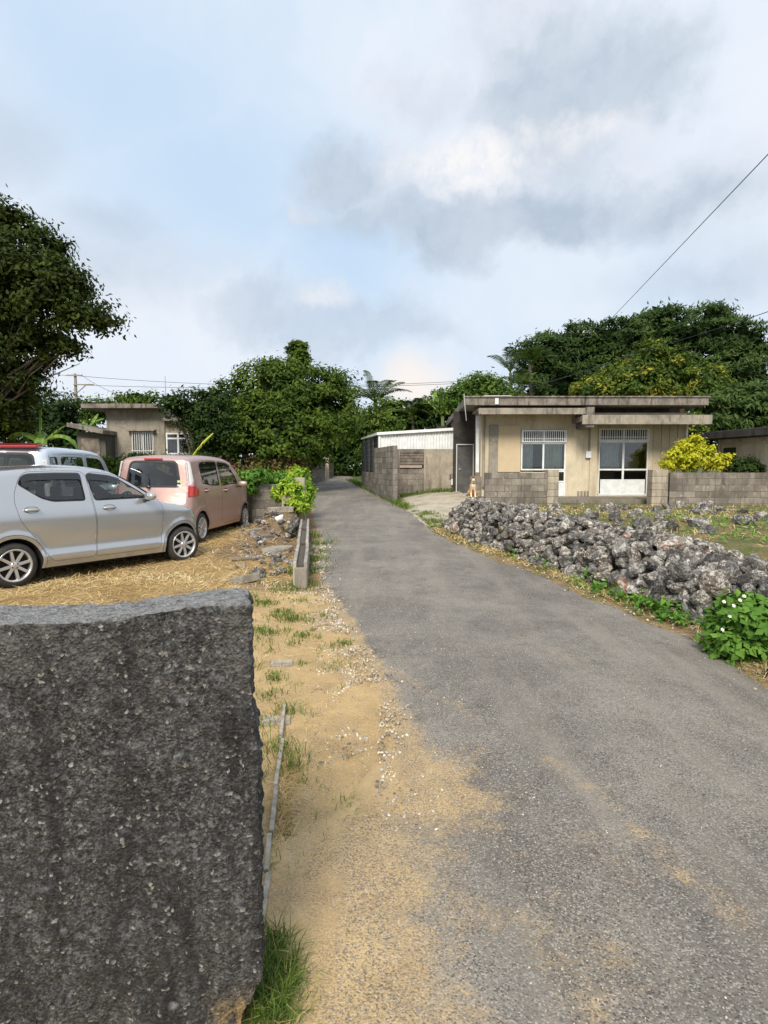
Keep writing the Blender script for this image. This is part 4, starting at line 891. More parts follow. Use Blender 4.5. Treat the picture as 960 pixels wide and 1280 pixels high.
def curtain(name, x0, x1, z0, z1, y, mat, parent, folds=7, seed=0, gather=0.0):
    rng = np.random.default_rng(seed); nx_, nz = folds*8, 8; mb = MB(); vs = []
    for j in range(nz+1):
        for i in range(nx_+1):
            u = i/nx_; v = j/nz; xx = x0+(x1-x0)*u; xx = xx*(1-gather*v*(1-v)*2)+((x0+x1)/2)*gather*v*(1-v)*2
            vs.append((xx, y+0.03*math.sin(u*folds*2*PI+math.sin(v*3)*.6)+.01*math.sin(u*31), z0+(z1-z0)*v))
    fs = [(j*(nx_+1)+i, j*(nx_+1)+i+1, (j+1)*(nx_+1)+i+1, (j+1)*(nx_+1)+i) for j in range(nz) for i in range(nx_)]
    mb.add(vs, fs); me = mb.mesh(name, True); return link(name, me, mat, parent)
def wall_holes(x0, x1, z0, z1, y0, y1, holes):
    """wall slab in the xz plane with rectangular holes"""
    xs = sorted({x0, x1, *[h[0] for h in holes], *[h[1] for h in holes]}); zs = sorted({z0, z1, *[h[2] for h in holes], *[h[3] for h in holes]})
    bm = bmesh.new(); cells = {}
    inh = lambda x, z: any(h[0] < x < h[1] and h[2] < z < h[3] for h in holes)
    vd = {}
    def v(x, y, z):
        k = (round(x,4), y, round(z,4))
        if k not in vd: vd[k] = bm.verts.new((x, y, z))
        return vd[k]
    solid = {(i, j): not inh((xs[i]+xs[i+1])/2, (zs[j]+zs[j+1])/2) for i in range(len(xs)-1) for j in range(len(zs)-1)}
    for (i, j), s in solid.items():
        if not s: continue
        a, b, c, d = xs[i], xs[i+1], zs[j], zs[j+1]
        bm.faces.new([v(a,y0,c), v(b,y0,c), v(b,y0,d), v(a,y0,d)]); bm.faces.new([v(a,y1,d), v(b,y1,d), v(b,y1,c), v(a,y1,c)])
        for (di, dj, p, q) in ((-1,0,(a,c),(a,d)), (1,0,(b,d),(b,c)), (0,-1,(b,c),(a,c)), (0,1,(a,d),(b,d))):
            if not solid.get((i+di, j+dj), False): bm.faces.new([v(p[0],y0,p[1]), v(q[0],y0,q[1]), v(q[0],y1,q[1]), v(p[0],y1,p[1])])
    me = bpy.data.meshes.new('wall'); bm.to_mesh(me); bm.free(); a = me.attributes.new('rnd', 'FLOAT', 'POINT'); a.data.foreach_set('value', [0.5]*len(me.vertices)); return me
def frame_mb(x0, x1, z0, z1, y0, y1, w, mid=(), midz=()):
    mb = MB(); mb.box(x0, x1, y0, y1, z0, z0+w).box(x0, x1, y0, y1, z1-w, z1).box(x0, x0+w, y0+.002, y1-.002, z0+w, z1-w).box(x1-w, x1, y0+.002, y1-.002, z0+w, z1-w)
    for m in mid: mb.box(m-w*.6, m+w*.6, y0+.004, y1-.004, z0+w, z1-w)
    for m in midz: mb.box(x0+w, x1-w, y0+.006, y1-.006, m-w*.5, m+w*.5)
    return mb
def block_wall_mb(p0, p1, z0, z1, th=0.15, seed=0, bl=0.39, bh=0.19, j=0.010, stack=0.5, miss=0.0):
    rng = np.random.default_rng(seed); p0 = Vector((p0[0], p0[1], 0)); p1 = Vector((p1[0], p1[1], 0)); d = p1-p0; L = d.length; d.normalize(); n = Vector((-d.y, d.x, 0)); ang = math.atan2(d.y, d.x)
    M = Matrix.Rotation(ang, 3, 'Z'); mb, co = MB(), MB(); rows = max(1, round((z1-z0)/(bh+j))); bh = (z1-z0)/rows-j
    for r in range(rows):
        off = 0 if (r % 2 == 0) else -(bl+j)/2; s = off
        while s < L-0.01:
            a = max(0, s); b = min(L, s+bl)
            if b-a > .03:
                mb.cur = rng.random(); c = p0+d*((a+b)/2)+Vector((0,0,z0+r*(bh+j)+bh/2))+n*rng.normal(0, .0015); mb.obox(c, (b-a, th, bh), M)
            s += bl+j
    c = p0+d*(L/2)+Vector((0,0,(z0+z1)/2)); co.obox(c, (L-.012, th-.012, z1-z0-j-.012), M); return mb, co
def block_wall(name, label, p0, p1, z0, z1, cat_='block wall', cap=None, **kw):
    t = thing(name, label, cat_, ((p0[0]+p1[0])/2, (p0[1]+p1[1])/2, z0)); mb, co = block_wall_mb(p0, p1, z0, z1, **kw)
    link('blocks', mb, M_block, t, bevel=.006); link('mortar', co, M_mortar, t); return t
def XY(px, Y): return at(px, 583, Y).x
# --- cream house
def house():
    Y = 20.0; t = thing('cream_house', 'cream single-storey flat-roofed concrete house with white lattice-topped windows, right of the lane', 'house', (6.6, Y, .33))
    x0, x1, x2, x3 = 3.30, XY(741,Y), XY(812,Y), XY(858,Y)
    fl = .50
    y2_ = Y+.12
    lw = [XY(650,Y), XY(707,Y), 1.5+(583-590)*0+0.0, 0]
    def zz(py, y=Y): return at(480, py, y).z
    # window 1 opening (low door window) and window 2 opening
    w1 = (XY(650.5,Y), XY(707,Y), fl, zz(537)); w2 = (XY(748.5,y2_), XY(809.5,y2_), fl+.02, zz(535))
    wf = wall_holes(x0, x1, .2, 3.24, Y, Y+.16, [(w1[0], XY(706.9,Y), zz(590), w1[3]), (XY(690,Y), XY(707,Y), fl, zz(590))]); link('front_wall', wf, M_cream, t)
    wr = wall_holes(x1+.002, x3, .2, 3.30, Y+.12, Y+.28, [w2]); link('front_wall', wr, M_cream, t)
    # side, back walls and floor
    link('side_wall', MB().box(x0, x0+.15, Y+.162, Y+9, .2, 3.45), M_cream, t); link('side_wall', MB().box(x3-.15, x3, Y+.282, Y+9, .2, 3.45), M_board, t)
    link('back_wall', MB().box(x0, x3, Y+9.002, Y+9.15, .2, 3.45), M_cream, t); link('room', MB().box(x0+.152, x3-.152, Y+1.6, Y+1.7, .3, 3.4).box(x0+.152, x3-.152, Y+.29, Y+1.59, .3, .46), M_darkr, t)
    link('corner_post', MB().box(x1-.12, x1+.12, Y-.05, Y+.118, .3, 3.06), M_cream, t, bevel=.01)
    # clerestory band set back, dark
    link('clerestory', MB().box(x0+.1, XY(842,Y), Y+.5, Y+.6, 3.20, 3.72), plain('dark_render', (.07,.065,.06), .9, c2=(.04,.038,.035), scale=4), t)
    link('clerestory_end', MB().box(XY(842,Y)+.003, x3-.05, Y+.46, Y+.62, 3.20, 3.72), M_grey, t)
    # roof slab: left edge slants back
    rz0, rz1 = at(480,506.5,19.4).z, at(480,497,19.4).z
    ra, rb = XY(580,19.4), XY(883,19.4)
    M = MB().prism([(ra,19.4), (rb,19.4), (rb+.2,29.6), (XY(557,29.6),29.6)], rz0, rz1); link('roof', M, M_roofc, t, bevel=.015)
    link('roof_lip', MB().box(ra-.03, rb+.03, 19.36, 19.52, rz1+.002, rz1+.05), M_roofc, t, bevel=.01)
    mk = at(621,503,19.39); link('roof_patch', MB().box(mk.x-.055, mk.x+.055, 19.375, 19.398, rz0+.03, rz1-.02), M_white, t)
    mk = at(616,497,19.6); link('roof_block', MB().box(mk.x-.3, mk.x+.6, 19.54, 19.8, rz1+.05, rz1+.085), M_white, t)
    # lower canopies
    cz0, cz1 = at(480,518,19.1).z, at(480,510,19.1).z; xa, xb = XY(598,19.1), XY(729,19.1)
    link('canopy', MB().box(xa, xb, 19.1, 20.5, cz0+.12, cz1), M_canopy, t, bevel=.012); link('canopy_edge', MB().box(xa-.02, xb+.02, 19.04, 19.098, cz0, cz1-.005), M_canopy, t, bevel=.008)
    dz0, dz1 = at(480,530.5,19.0).z, at(480,520,19.0).z; xc, xd = XY(722,19.0), XY(886,19.0)
    link('canopy', MB().box(xc+.1, xd, 19.0, 20.7, dz0+.10, dz1), M_canopy, t, bevel=.012); link('canopy_edge', MB().box(xc+.1, xd+.02, 18.94, 18.998, dz0, dz1+.03), M_canopy, t, bevel=.008)
    link('canopy_beam', MB().box(xb+.022, xb+.28, 18.98, 20.0, dz0-.10, cz1+.02), M_roofc, t, bevel=.01)
    # front door window left
    def lattice(xa, xb, za, zb, y, n):
        fr = link('transom_frame', frame_mb(xa, xb, za, zb, y-.05, y, .045, mid=[(xa+xb)/2]), M_white, t); mb = MB()
        for k in range(1, n):
            xx = xa+(xb-xa)*k/n
            if abs(xx-(xa+xb)/2) > .03: mb.box(xx-.014, xx+.014, y-.035, y-.015, za+.045, zb-.045)
        mb.box(xa+.045, xb-.045, y-.03, y-.02, za+.11, za+.14)
        link('lattice', mb, M_white, fr); 
    za = zz(553); lattice(XY(651,Y), XY(707,Y), za, zz(537.5), Y, 22)
    zb = zz(588)
    f = link('window_frame', frame_mb(XY(651,Y), XY(707,Y)-.0, zb, za-.003, Y+.0, Y+.06, .05, mid=[XY(679,Y)]), M_white, t, bevel=.004)
    link('window_glass', MB().box(XY(652,Y), XY(706,Y), Y+.03, Y+.036, zb+.02, za-.02), M_glass, f)
    f = link('door_panel', frame_mb(XY(692,Y), XY(707,Y), fl, zb-.003, Y+.0, Y+.06, .05, midz=[zz(602)]), M_white, t); link('kick_panel', MB().box(XY(693,Y), XY(706,Y), Y+.02, Y+.04, fl+.03, zz(602)), M_white, f)
    link('window_glass', MB().box(XY(693,Y), XY(706,Y), Y+.028, Y+.034, zz(602), zb-.02), M_glass, f)
    curtain('curtain', XY(652,Y), XY(667,Y), zb-.1, za, Y+.12, M_curtg, t, 5, 1); curtain('curtain', XY(680,Y), XY(704,Y), zb-.1, za, Y+.16, M_curtg, t, 7, 2)
    # plywood panel and stained upright
    link('boarded_panel', MB().box(XY(622,Y-.04), XY(650,Y-.04), Y-.05, Y-.002, zz(590), zz(532)), M_creamd, t, bevel=.006)
    link('boarded_panel', MB().box(XY(611,Y-.06), XY(621.8,Y-.06), Y-.085, Y-.002, zz(592), zz(531)), M_grey, t, bevel=.006)
    # entrance window right
    y2 = Y+.12; lattice(XY(747.5,y2), XY(810.5,y2), zz(551,y2), zz(535.5,y2), y2+.04, 22)
    zc = zz(551,y2)-.003; f = link('window_frame', frame_mb(XY(747.5,y2), XY(810.5,y2), fl+.02, zc, y2+.0, y2+.07, .055, mid=[XY(779,y2)], midz=[zz(587,y2)]), M_white, t, bevel=.004)
    link('window_glass', MB().box(XY(750,y2), XY(808,y2), y2+.03, y2+.036, zz(600.5,y2), zc-.02), M_glass, f); link('kick_panel', MB().box(XY(751,y2), XY(807,y2), y2+.015, y2+.045, fl+.05, zz(601,y2)), M_white, f)
    link('rail', MB().box(XY(751,y2), XY(807,y2), y2+.01, y2+.05, zz(601,y2)+.002, zz(600,y2)+.02), M_white, f)
    curtain('curtain', XY(751,y2), XY(777,y2), zz(588,y2), zc, y2+.14, M_curt, t, 6, 3, .35); 
    link('interior_board', MB().box(XY(790,y2), XY(806,y2), y2+.5, y2+.55, zz(588,y2), zz(570,y2)), M_wood, t)
    # boarding at the right end: raised battens
    mb = MB(); xs = [XY(v, Y+.12) for v in (815,825,835,845,856)]
    for a, b in zip(xs[:-1], xs[1:]): mb.box(a+.012, b-.012, Y+.095, Y+.118, .5, 3.0)
    link('boarding', mb, M_board, t, bevel=.004); link('down_pipe', MB().tube([(XY(857.5,Y), Y+.03, .4), (XY(857.5,Y), Y+.03, 3.0)], .035, 10), M_white, t, recalc=False)
    # meter box, cable, conduit, vent
    mk = at(735,568,Y-.02); link('meter_box', MB().box(mk.x-.09, mk.x+.09, Y-.10, Y-.003, mk.z-.12, mk.z+.10), M_white, t, bevel=.01)
    link('conduit', MB().tube([(mk.x+.02, Y-.03, mk.z+.1), (mk.x+.02, Y-.03, 3.0)], .012, 6), M_grey, t)
    a = at(580,497,19.36); link('hanging_pipe', MB().tube([a+Vector((0,0,.12)), a+Vector((.02,-.03,-.2)), at(583,526,19.3)], [.02,.02,.012], 7), M_steel, t)
    mb = MB()
    for k in range(4): u = XY(724+k*4, Y-.03); mb.box(u-.03, u+.03, Y-.04, Y-.003, fl+.0, fl+.17)
    link('vent_block', mb, M_grey, t)
    # side recess with the grey door, pipe
    yd = 21.6; link('recess_wall', wall_holes(2.52, 3.298, .3, 3.48, yd, yd+.12, [(XY(571,yd), XY(591,yd), .5, at(480,556,yd).z)]), plain('shade_darkened_render', (.045,.04,.034), .9, c2=(.022,.02,.018), scale=3), t)  # render colour darkened to paint in the shade under the roof overhang
    d = link('door', MB().box(XY(572,yd), XY(590.5,yd), yd+.04, yd+.08, .5, at(480,556.5,yd).z), M_door, t, bevel=.008); link('door_knob', MB().tube([(XY(574.5,yd), yd+.04, 1.4), (XY(574.5,yd), yd-.03, 1.4)], .03, 10), M_steel, d)
    link('door_frame', frame_mb(XY(570,yd), XY(592,yd), .48, at(480,555,yd).z, yd-.03, yd-.002, .035), M_alu, t)
    link('side_panel', MB().box(XY(594.5,20.3), XY(598.5,20.3), 20.25, 20.35, 1.3, 3.2), M_white, t); link('side_panel', MB().box(XY(600,20.1), x0-.003, 20.02, 20.12, 1.0, 3.2), M_board, t)
    link('drain_pipe', MB().tube([(x0+.04, Y-.06, .8), (x0+.04, Y-.06, 3.2)], .04, 10), M_grey, t)
    link('translucent_panel', MB().box(XY(564,27), XY(571,27), 27, 27.04, 2.2, 3.5), plain('pale_corrugated_sheet', (.45,.5,.5), .5), t)
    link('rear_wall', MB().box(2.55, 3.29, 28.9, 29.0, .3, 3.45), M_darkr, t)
    # plinth and steps
    link('plinth', MB().box(x0-.1, x3+.1, Y-.02-.5, Y-.102, .15, fl-.002), M_pave, t, bevel=.01)
    link('step', MB().box(XY(690,19), XY(816,19), 18.75, 19.3, .15, at(480,619.5,19).z-.12), M_pave, t, bevel=.015)
    link('step', MB().box(XY(690,19), XY(816,19), 19.15, 19.478, .15, fl-.015), M_pave, t, bevel=.015)
house()
# --- block walls in front of the house
ZB = .18
p0 = (XY(606,18.0), 18.0); p1 = (XY(685,18.0), 18.0); zt = at(480,590.5,17.9).z
block_wall('block_wall', 'grey concrete block garden wall left of the house entrance, ending at the dog', p0, p1, ZB, zt, seed=1)
block_wall('block_wall', 'short dark return of block wall beside the sitting dog', (XY(600,18.1)-.02, 18.12), (XY(600,18.1)-.05, 19.4), ZB, zt-.12, seed=2)
def pillar(label, pa, pb, ptop):
    t = thing('gate_pillar', label, 'pillar', (XY((pa+pb)/2,17.9), 18.0, ZB)); xa, xb = XY(pa,17.85), XY(pb,17.85); z1 = at(480,ptop,17.85).z; mb = MB(); n = 6; rng = np.random.default_rng(pa)
    for k in range(n): mb.cur = .3+.7*rng.random(); mb.box(xa, xb, 17.85, 18.2, ZB+(z1-ZB)*k/n+.005, ZB+(z1-ZB)*(k+1)/n-.005)
    link('blocks', mb, M_old, t, bevel=.008); link('mortar', MB().box(xa+.006, xb-.006, 17.856, 18.194, ZB, z1-.012), M_mortar, t)
pillar('stubby concrete block gate pillar on the left of the house entrance', 685, 699, 587); pillar('stubby pale-footed gate pillar on the right of the house entrance', 816, 836, 587)
block_wall('block_wall', 'long grey concrete block wall right of the entrance, in front of the yellow shrub', (XY(836.5,18.0), 18.0), (XY(960,18)+3.5, 18.1), ZB, at(480,590.5,17.9).z, seed=3)
# --- right building
def right_building():
    t = thing('side_building', 'low cream outbuilding with a black stained flat roof at the right edge', 'building', (13.5, 20, .33))
    a, b = Vector((XY(896,21.3), 21.3, 0)), Vector((XY(965,18.7), 18.7, 0)); d = (b-a).normalized(); n = Vector((-d.y, d.x, 0)); n = n if n.x > 0 else -n; b = a+d*4.2; L = 4.2
    c = b+n*5; e = a+n*5; link('wall', MB().prism([a[:2], b[:2], c[:2], e[:2]], .2, 2.45), M_cream, t)
    o = .45; ra = a-d*.5-n*o; rb = b+d*.4-n*o; rc = c+d*.4+n*.2; re = e-d*.5+n*.2
    link('roof', MB().prism([ra[:2], rb[:2], rc[:2], re[:2]], 2.46, 2.72), concrete('blackened_concrete', (.075,.07,.066), (.03,.028,.026), stain=.9), t, bevel=.02)
    M = Matrix.Rotation(math.atan2(d.y, d.x), 3, 'Z'); mb = MB()
    for s in (.15, 1.1, 2.2, 3.3): mb.obox(a+d*s-n*.02+Vector((0,0,1.35)), (.10, .06, 2.1), M)
    mb.obox(a+d*(L/2)-n*.022+Vector((0,0,2.28)), (L-.2, .05, .07), M); link('pilaster', mb, M_board, t)
    link('louvre', MB().obox(a+d*.65-n*.012+Vector((0,0,1.75)), (.6, .02, .8), M), M_darkr, t)
right_building()
# --- shed with white corrugated front
def shed():
    t = thing('shed', 'lean-to shed with white corrugated front and black mesh side, left of the cream house', 'shed', (1.0, 22.2, .5)); Y = 22.15
    xa, xb = XY(474,Y), XY(567,Y); za, zb = at(480,544,Y).z, at(480,538,Y).z; zl = at(480,561.5,Y).z
    mb = MB(); n = 150; vs = []
    for i in range(n+1):
        u = i/n; x = xa+(xb-xa)*u; yy = Y+.018*math.sin(u*2*PI*26); zt_ = za+(zb-za)*u; vs += [(x, yy, zl), (x, yy, zt_)]
    mb.add(vs, [(2*i, 2*i+2, 2*i+3, 2*i+1) for i in range(n)]); o = link('corrugated_front', mb, M_white, t)
    sl = MB(); sl.add([(xa-.08,Y-.12,za),(xb+.08,Y-.12,zb),(xb-.6,28.2,za+.28),(xa-.9,27.9,za+.1), (xa-.08,Y-.12,za+.10),(xb+.08,Y-.12,zb+.10),(xb-.6,28.2,za+.38),(xa-.9,27.9,za+.16)], [(0,3,2,1),(4,5,6,7),(0,1,5,4),(1,2,6,5),(2,3,7,6),(3,0,4,7)]); link('roof', sl, M_white, t)
    # side: dark mesh with rails
    q0 = Vector((xa, Y+.03, 0)); q1 = Vector((XY(454,27.6), 27.6, 0)); d = q1-q0; L = d.length; M = Matrix.Rotation(math.atan2(d.y, d.x), 3, 'Z'); c = (q0+q1)/2
    z0 = 1.25; link('mesh_side', MB().obox(c+Vector((0,0,(z0+za)/2)), (L-.03, .03, za-z0-.02), M), M_black, t); mb = MB()
    dn = d.normalized(); nn = Vector((-dn.y, dn.x, 0)); nn = nn if nn.x < 0 else -nn
    for k in range(7): mb.obox(c+nn*.03+Vector((0,0,z0+.1+k*(za-z0-.2)/6)), (L, .02, .02), M)
    for k in range(5): mb.obox(q0+d*(k/4.02+.002)+nn*.05+Vector((0,0,(z0+za)/2-.1)), (.04, .04, za-z0+.15), M)
    link('rails', mb, plain('dark_steel', (.05,.05,.05), .6), t); link('corner_post', MB().box(xa-.03, xa+.05, Y-.06, Y-.022, 1.2, za), M_white, t)
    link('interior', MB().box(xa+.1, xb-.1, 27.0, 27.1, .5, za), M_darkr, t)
shed()
p1 = (XY(454,27.7), 27.7); block_wall('block_wall', 'low block wall under the black mesh side of the shed', (-.28,22.9), p1, .3, 1.24, seed=5)
block_wall('block_wall', 'tall weathered block wall beside the lane in front of the shed, with a broken end', (XY(494,19.6),19.6), (-.30,22.75), .28, at(480,556.5,19.6).z, seed=6, th=.16)
def shed_front():
    Y = 22.0; t = thing('patched_wall', 'patched block and render wall with a boarded opening below the white corrugated front', 'wall', (1.4, Y, .5)); xa, xb = XY(496,Y), XY(562,Y); z0, z1 = .4, at(480,561,Y).z-.012
    xs = [XY(v, Y) for v in (496,499.5,529.5,563)]; zo0, zo1 = at(480,585,Y).z, at(480,566,Y).z
    mb, co = block_wall_mb((xs[0],Y), (xs[2],Y), z0, zo0, seed=8); link('blocks', mb, M_block, t, bevel=.006); link('mortar', co, M_mortar, t)
    link('render', wall_holes(xs[2]+.003, xs[3], z0, z1, Y-.08, Y+.08, [(XY(562.5,Y)-.02, XY(563,Y)+.1, 1.0, 1.2)]), M_old, t); link('lintel', MB().box(xs[0]+.1, xs[2], Y-.07, Y+.07, zo1+.003, z1), M_wood, t)
    bd = MB()
    for k in range(4): bd.cur = .2+.2*k; h = (zo1-zo0-.12)/4; bd.box(xs[1]+.03, xs[2]-.01, Y-.05+.008*(k%2), Y, zo0+.12+h*k+.006, zo0+.12+h*(k+1)-.006)
    link('boards', bd, M_wood, t, bevel=.004); link('jamb', MB().box(xs[0], xs[1]+.02, Y-.078, Y+.06, zo0+.003, z1), M_block, t)
    link('sill', MB().box(xs[1], xs[2]-.06, Y-.13, Y+.06, zo0+.004, zo0+.10), plain('pinkish_sill', (.42,.32,.26), .8, c2=(.3,.24,.2)), t, bevel=.008)
    # broken ragged end at the right, small white box
    link('broken_end', MB().prism([(xs[3]+.003,Y-.07),(xs[3]+.18,Y-.05),(xs[3]+.12,Y+.08),(xs[3]+.003,Y+.08)], z0, z1-.45), M_block, t, bevel=.02)
    m = at(566,602,Y-.1); link('white_box', MB().box(m.x-.06, m.x+.08, Y-.16, Y-.082, m.z-.13, m.z+.1), M_white, t, bevel=.01)
shed_front()
# --- far wall on the left of the lane
t = block_wall('block_wall', 'dark grey block wall on the left side of the lane under the trees', (XY(386,28.5), 28.5), (XY(405,34), 34), .5, 1.9, seed=9)
p = (XY(408,34.6), 34.6); o = rebase(link('gate_post', MB().box(p[0]-.16, p[0]+.16, p[1]-.16, p[1]+.16, .6, 2.05), M_old, bevel=.02)); tag(o, 'pale square concrete gate post ending the dark wall far down the lane', 'gate post')
block_wall('block_wall', 'short dark wall beyond the pale gate post at the far end of the lane', (XY(410,35.2), 35.2), (XY(416,38), 38), .6, 1.7, seed=10)
# --- grey building on the left
def grey_building():
    Y = 24.0; t = thing('grey_building', 'weathered grey flat-roofed concrete building with a barred window, behind the parked cars', 'building', (-9.8, Y, .45)); z = lambda py, y=Y: at(480, py, y).z
    xa, xb = XY(135,Y), XY(207,Y); w = (XY(166,Y), XY(193.5,Y), z(567), z(540))
    link('front_wall', wall_holes(xa, xb, .3, z(512), Y, Y+.16, [w]), M_grey, t); link('side_wall', MB().box(xa, xa+.15, Y+.162, Y+6, .3, z(512)).box(xb-.15, xb, Y+.162, Y+6, .3, z(512)), M_grey, t)
    link('roof', MB().box(XY(113,Y), XY(206,Y)-.0, Y-.6, Y+6.3, z(512)+.002, z(506.5)), M_roofc, t, bevel=.015); link('room', MB().box(xa+.152, xb-.152, Y+1.2, Y+1.3, .3, z(512)-.01), M_darkr, t)
    f = link('window_frame', frame_mb(w[0], w[1], w[2], w[3], Y-.02, Y+.05, .035, mid=[(w[0]+w[1])/2]), M_alu, t); mb = MB()
    for k in range(10): u = w[0]+.05+(w[1]-w[0]-.1)*k/9; mb.box(u-.013, u+.013, Y-.07, Y-.045, w[2]-.02, w[3]+.02)
    mb.box(w[0]-.02, w[1]+.02, Y-.075, Y-.07+.028, w[2]+.1, w[2]+.13); link('bars', mb, M_alu, f); link('window_glass', MB().box(w[0]+.03, w[1]-.03, Y+.02, Y+.026, w[2]+.03, w[3]-.03), M_glass, f)
    curtain('curtain', w[0], w[0]+.5, w[2], w[3], Y+.2, M_curtg, t, 4, 4)
    link('hood', MB().box(w[0]-.12, w[1]+.1, Y-.22, Y-.003, w[3]+.03, w[3]+.09), M_grey, t)
    # annex on the right
    xc, xd = xb+.003, XY(242,Y); w2 = (XY(208,Y), XY(238,Y), z(568), z(541)); link('annex_wall', wall_holes(xc, xd, .3, z(527), Y+.05, Y+.2, [w2]), M_old, t); link('annex_roof', MB().box(xc, xd+.2, Y-.3, Y+5, z(527)+.002, z(523)), M_roofc, t, bevel=.01)
    f = link('window_frame', frame_mb(*w2, Y+.03, Y+.1, .06, mid=[(w2[0]+w2[1])/2], midz=[z(548)]), M_white, t); link('window_glass', MB().box(w2[0]+.03, w2[1]-.03, Y+.06, Y+.066, w2[2]+.03, w2[3]-.03), M_glass, f); link('room', MB().box(xc, xd, Y+1.4, Y+1.5, .3, z(527)-.01), M_darkr, t)
    t2 = thing('low_shed', 'low dark concrete outhouse left of the grey building, behind the banana plant', 'shed', (-11.8, 23, .45)); Y2 = 23.2
    link('wall', MB().box(XY(98,Y2), XY(133,Y2), Y2, Y2+3, .3, at(480,540,Y2).z), concrete('dark_render_wall', (.13,.12,.105), (.06,.055,.05), stain=.8), t2); sl = MB(); a, b = XY(92,Y2), XY(136,Y2); zA, zB = at(480,531,Y2).z, at(480,540,Y2).z
    sl.add([(a,Y2-.4,zA-.1),(b,Y2-.4,zB-.1),(b,Y2+3,zB-.1),(a,Y2+3,zA-.1),(a,Y2-.4,zA+.06),(b,Y2-.4,zB+.06),(b,Y2+3,zB+.06),(a,Y2+3,zA+.06)], [(0,3,2,1),(4,5,6,7),(0,1,5,4),(1,2,6,5),(2,3,7,6),(3,0,4,7)]); link('roof', sl, M_roofc, t2, bevel=.01)
    link('door', MB().box(XY(103,Y2), XY(126,Y2), Y2-.03, Y2-.002, .5, at(480,548,Y2).z), M_wood, t2)
grey_building()
# --- antenna, utility pole, wires
a = at(207,495,26); o = rebase(link('antenna_mast', MB().tube([(a.x,26,z_) for z_ in (3.9,4.3,at(207,470,26).z)], [.03,.022,.012], 6).obox((a.x,26,a.z+.1),(.18,.05,.04)), M_steel)); tag(o, 'thin antenna mast standing on the right end of the grey building roof', 'antenna')
def utility_pole():
    Y = 60; t = thing('utility_pole', 'distant concrete utility pole with two crossarms above the grey building', 'utility pole', gp(98,Y)); x = XY(98.5,Y); zt = at(98,467,Y).z
    link('pole', MB().tube([(x,Y,.8),(x,Y,zt)], [.2,.13], 10), M_grey, t); z1 = at(98,469.5,Y).z; z2 = at(98,481,Y).z
    link('crossarm', MB().obox((x,Y-.2,z1),(1.6,.12,.12)), M_grey, t); link('crossarm', MB().obox((x+.9,Y-.2,z2),(2.0,.12,.10)), M_grey, t); link('brace', MB().tube([(x,Y-.2,z2-1.0),(x+1.2,Y-.2,z2)], .05, 6), M_grey, t)
    for dx in (-.7,-.3,.3,.7): link('insulator', MB().tube([(x+dx,Y-.2,z1+.06),(x+dx,Y-.2,z1+.3)], [.06,.04], 8), M_white, t)
    for dx in (.9,1.3,1.8): link('insulator', MB().tube([(x+dx,Y-.2,z2+.05),(x+dx,Y-.2,z2+.3)], [.06,.04], 8), M_white, t)
    return x, Y, z1, z2
ux, uy, uz1, uz2 = utility_pole()
def wire(label, a, b, r, sag=0.0, group=None):
    a, b = Vector(a), Vector(b); pts = [a.lerp(b, k/24)-Vector((0,0,sag*4*(k/24)*(1-k/24))) for k in range(25)]; o = rebase(link('overhead_wire', MB().tube(pts, r, 5), M_wire, recalc=False)); tag(o, label, 'wire', group)
a_, b_ = at(980,172,12), at(756,407,33); wire('taut dark overhead wire climbing steeply to the upper right corner of the sky', a_+(a_-b_)*.4, b_, .011)
a_, b_ = at(975,379,14), at(795,440,26); wire('overhead wire slanting across the dark tree crown at the right edge', a_+(a_-b_)*.4, b_, .010, .12)
wire('overhead wire running on leftwards across the tree crown to the house roof', at(795,440,26), at(604,497,19.8), .009, .15)
wire('faint distant wire crossing the gap between the spreading tree and the house, upper one', (ux,uy,uz1), at(640,472,60), .02, .9, )
wire('faint distant wire crossing the gap between the spreading tree and the house, lower one', (ux,uy,uz2), at(640,476,60), .02, .5)
wire('distant wire dropping from the utility pole behind the grey building', (ux+.7,uy,uz1), at(178,500,50), .018, .4)
wire('distant wire leaving the utility pole to the left behind the fig tree', (ux-.7,uy,uz1), at(20,455,55), .018, .2)
# --- lane-side garden corner: low wall, posts, kerb trough, slabs
t = block_wall('low_block_wall', 'low brown-grey block wall between the leafy shrub and the crotons', (XY(308,14.0), 14.0), (XY(352,14.2), 14.2), .12, at(480,605,14).z, seed=12, cat_='low wall')
Y = 13.6; a = at(375,597,Y); o = rebase(link('concrete_post', MB().box(a.x-.12, a.x+.12, Y-.1, Y+.1, .1, a.z), M_old, bevel=.015)); tag(o, 'short square grey concrete post in front of the tall croton', 'post')
def holed_block():
    Y = 12.7; a = at(353,619,Y); b = at(370,636,Y); m = wall_holes(a.x, b.x, b.z-.02, a.z, Y-.09, Y+.09, [(a.x+.05+.075*k, a.x+.105+.075*k, b.z+.03, b.z+.105) for k in range(3)]); o = rebase(link('vent_block', m, M_old)); tag(o, 'weathered concrete block with a row of square holes under the yellow croton', 'concrete block')
holed_block()
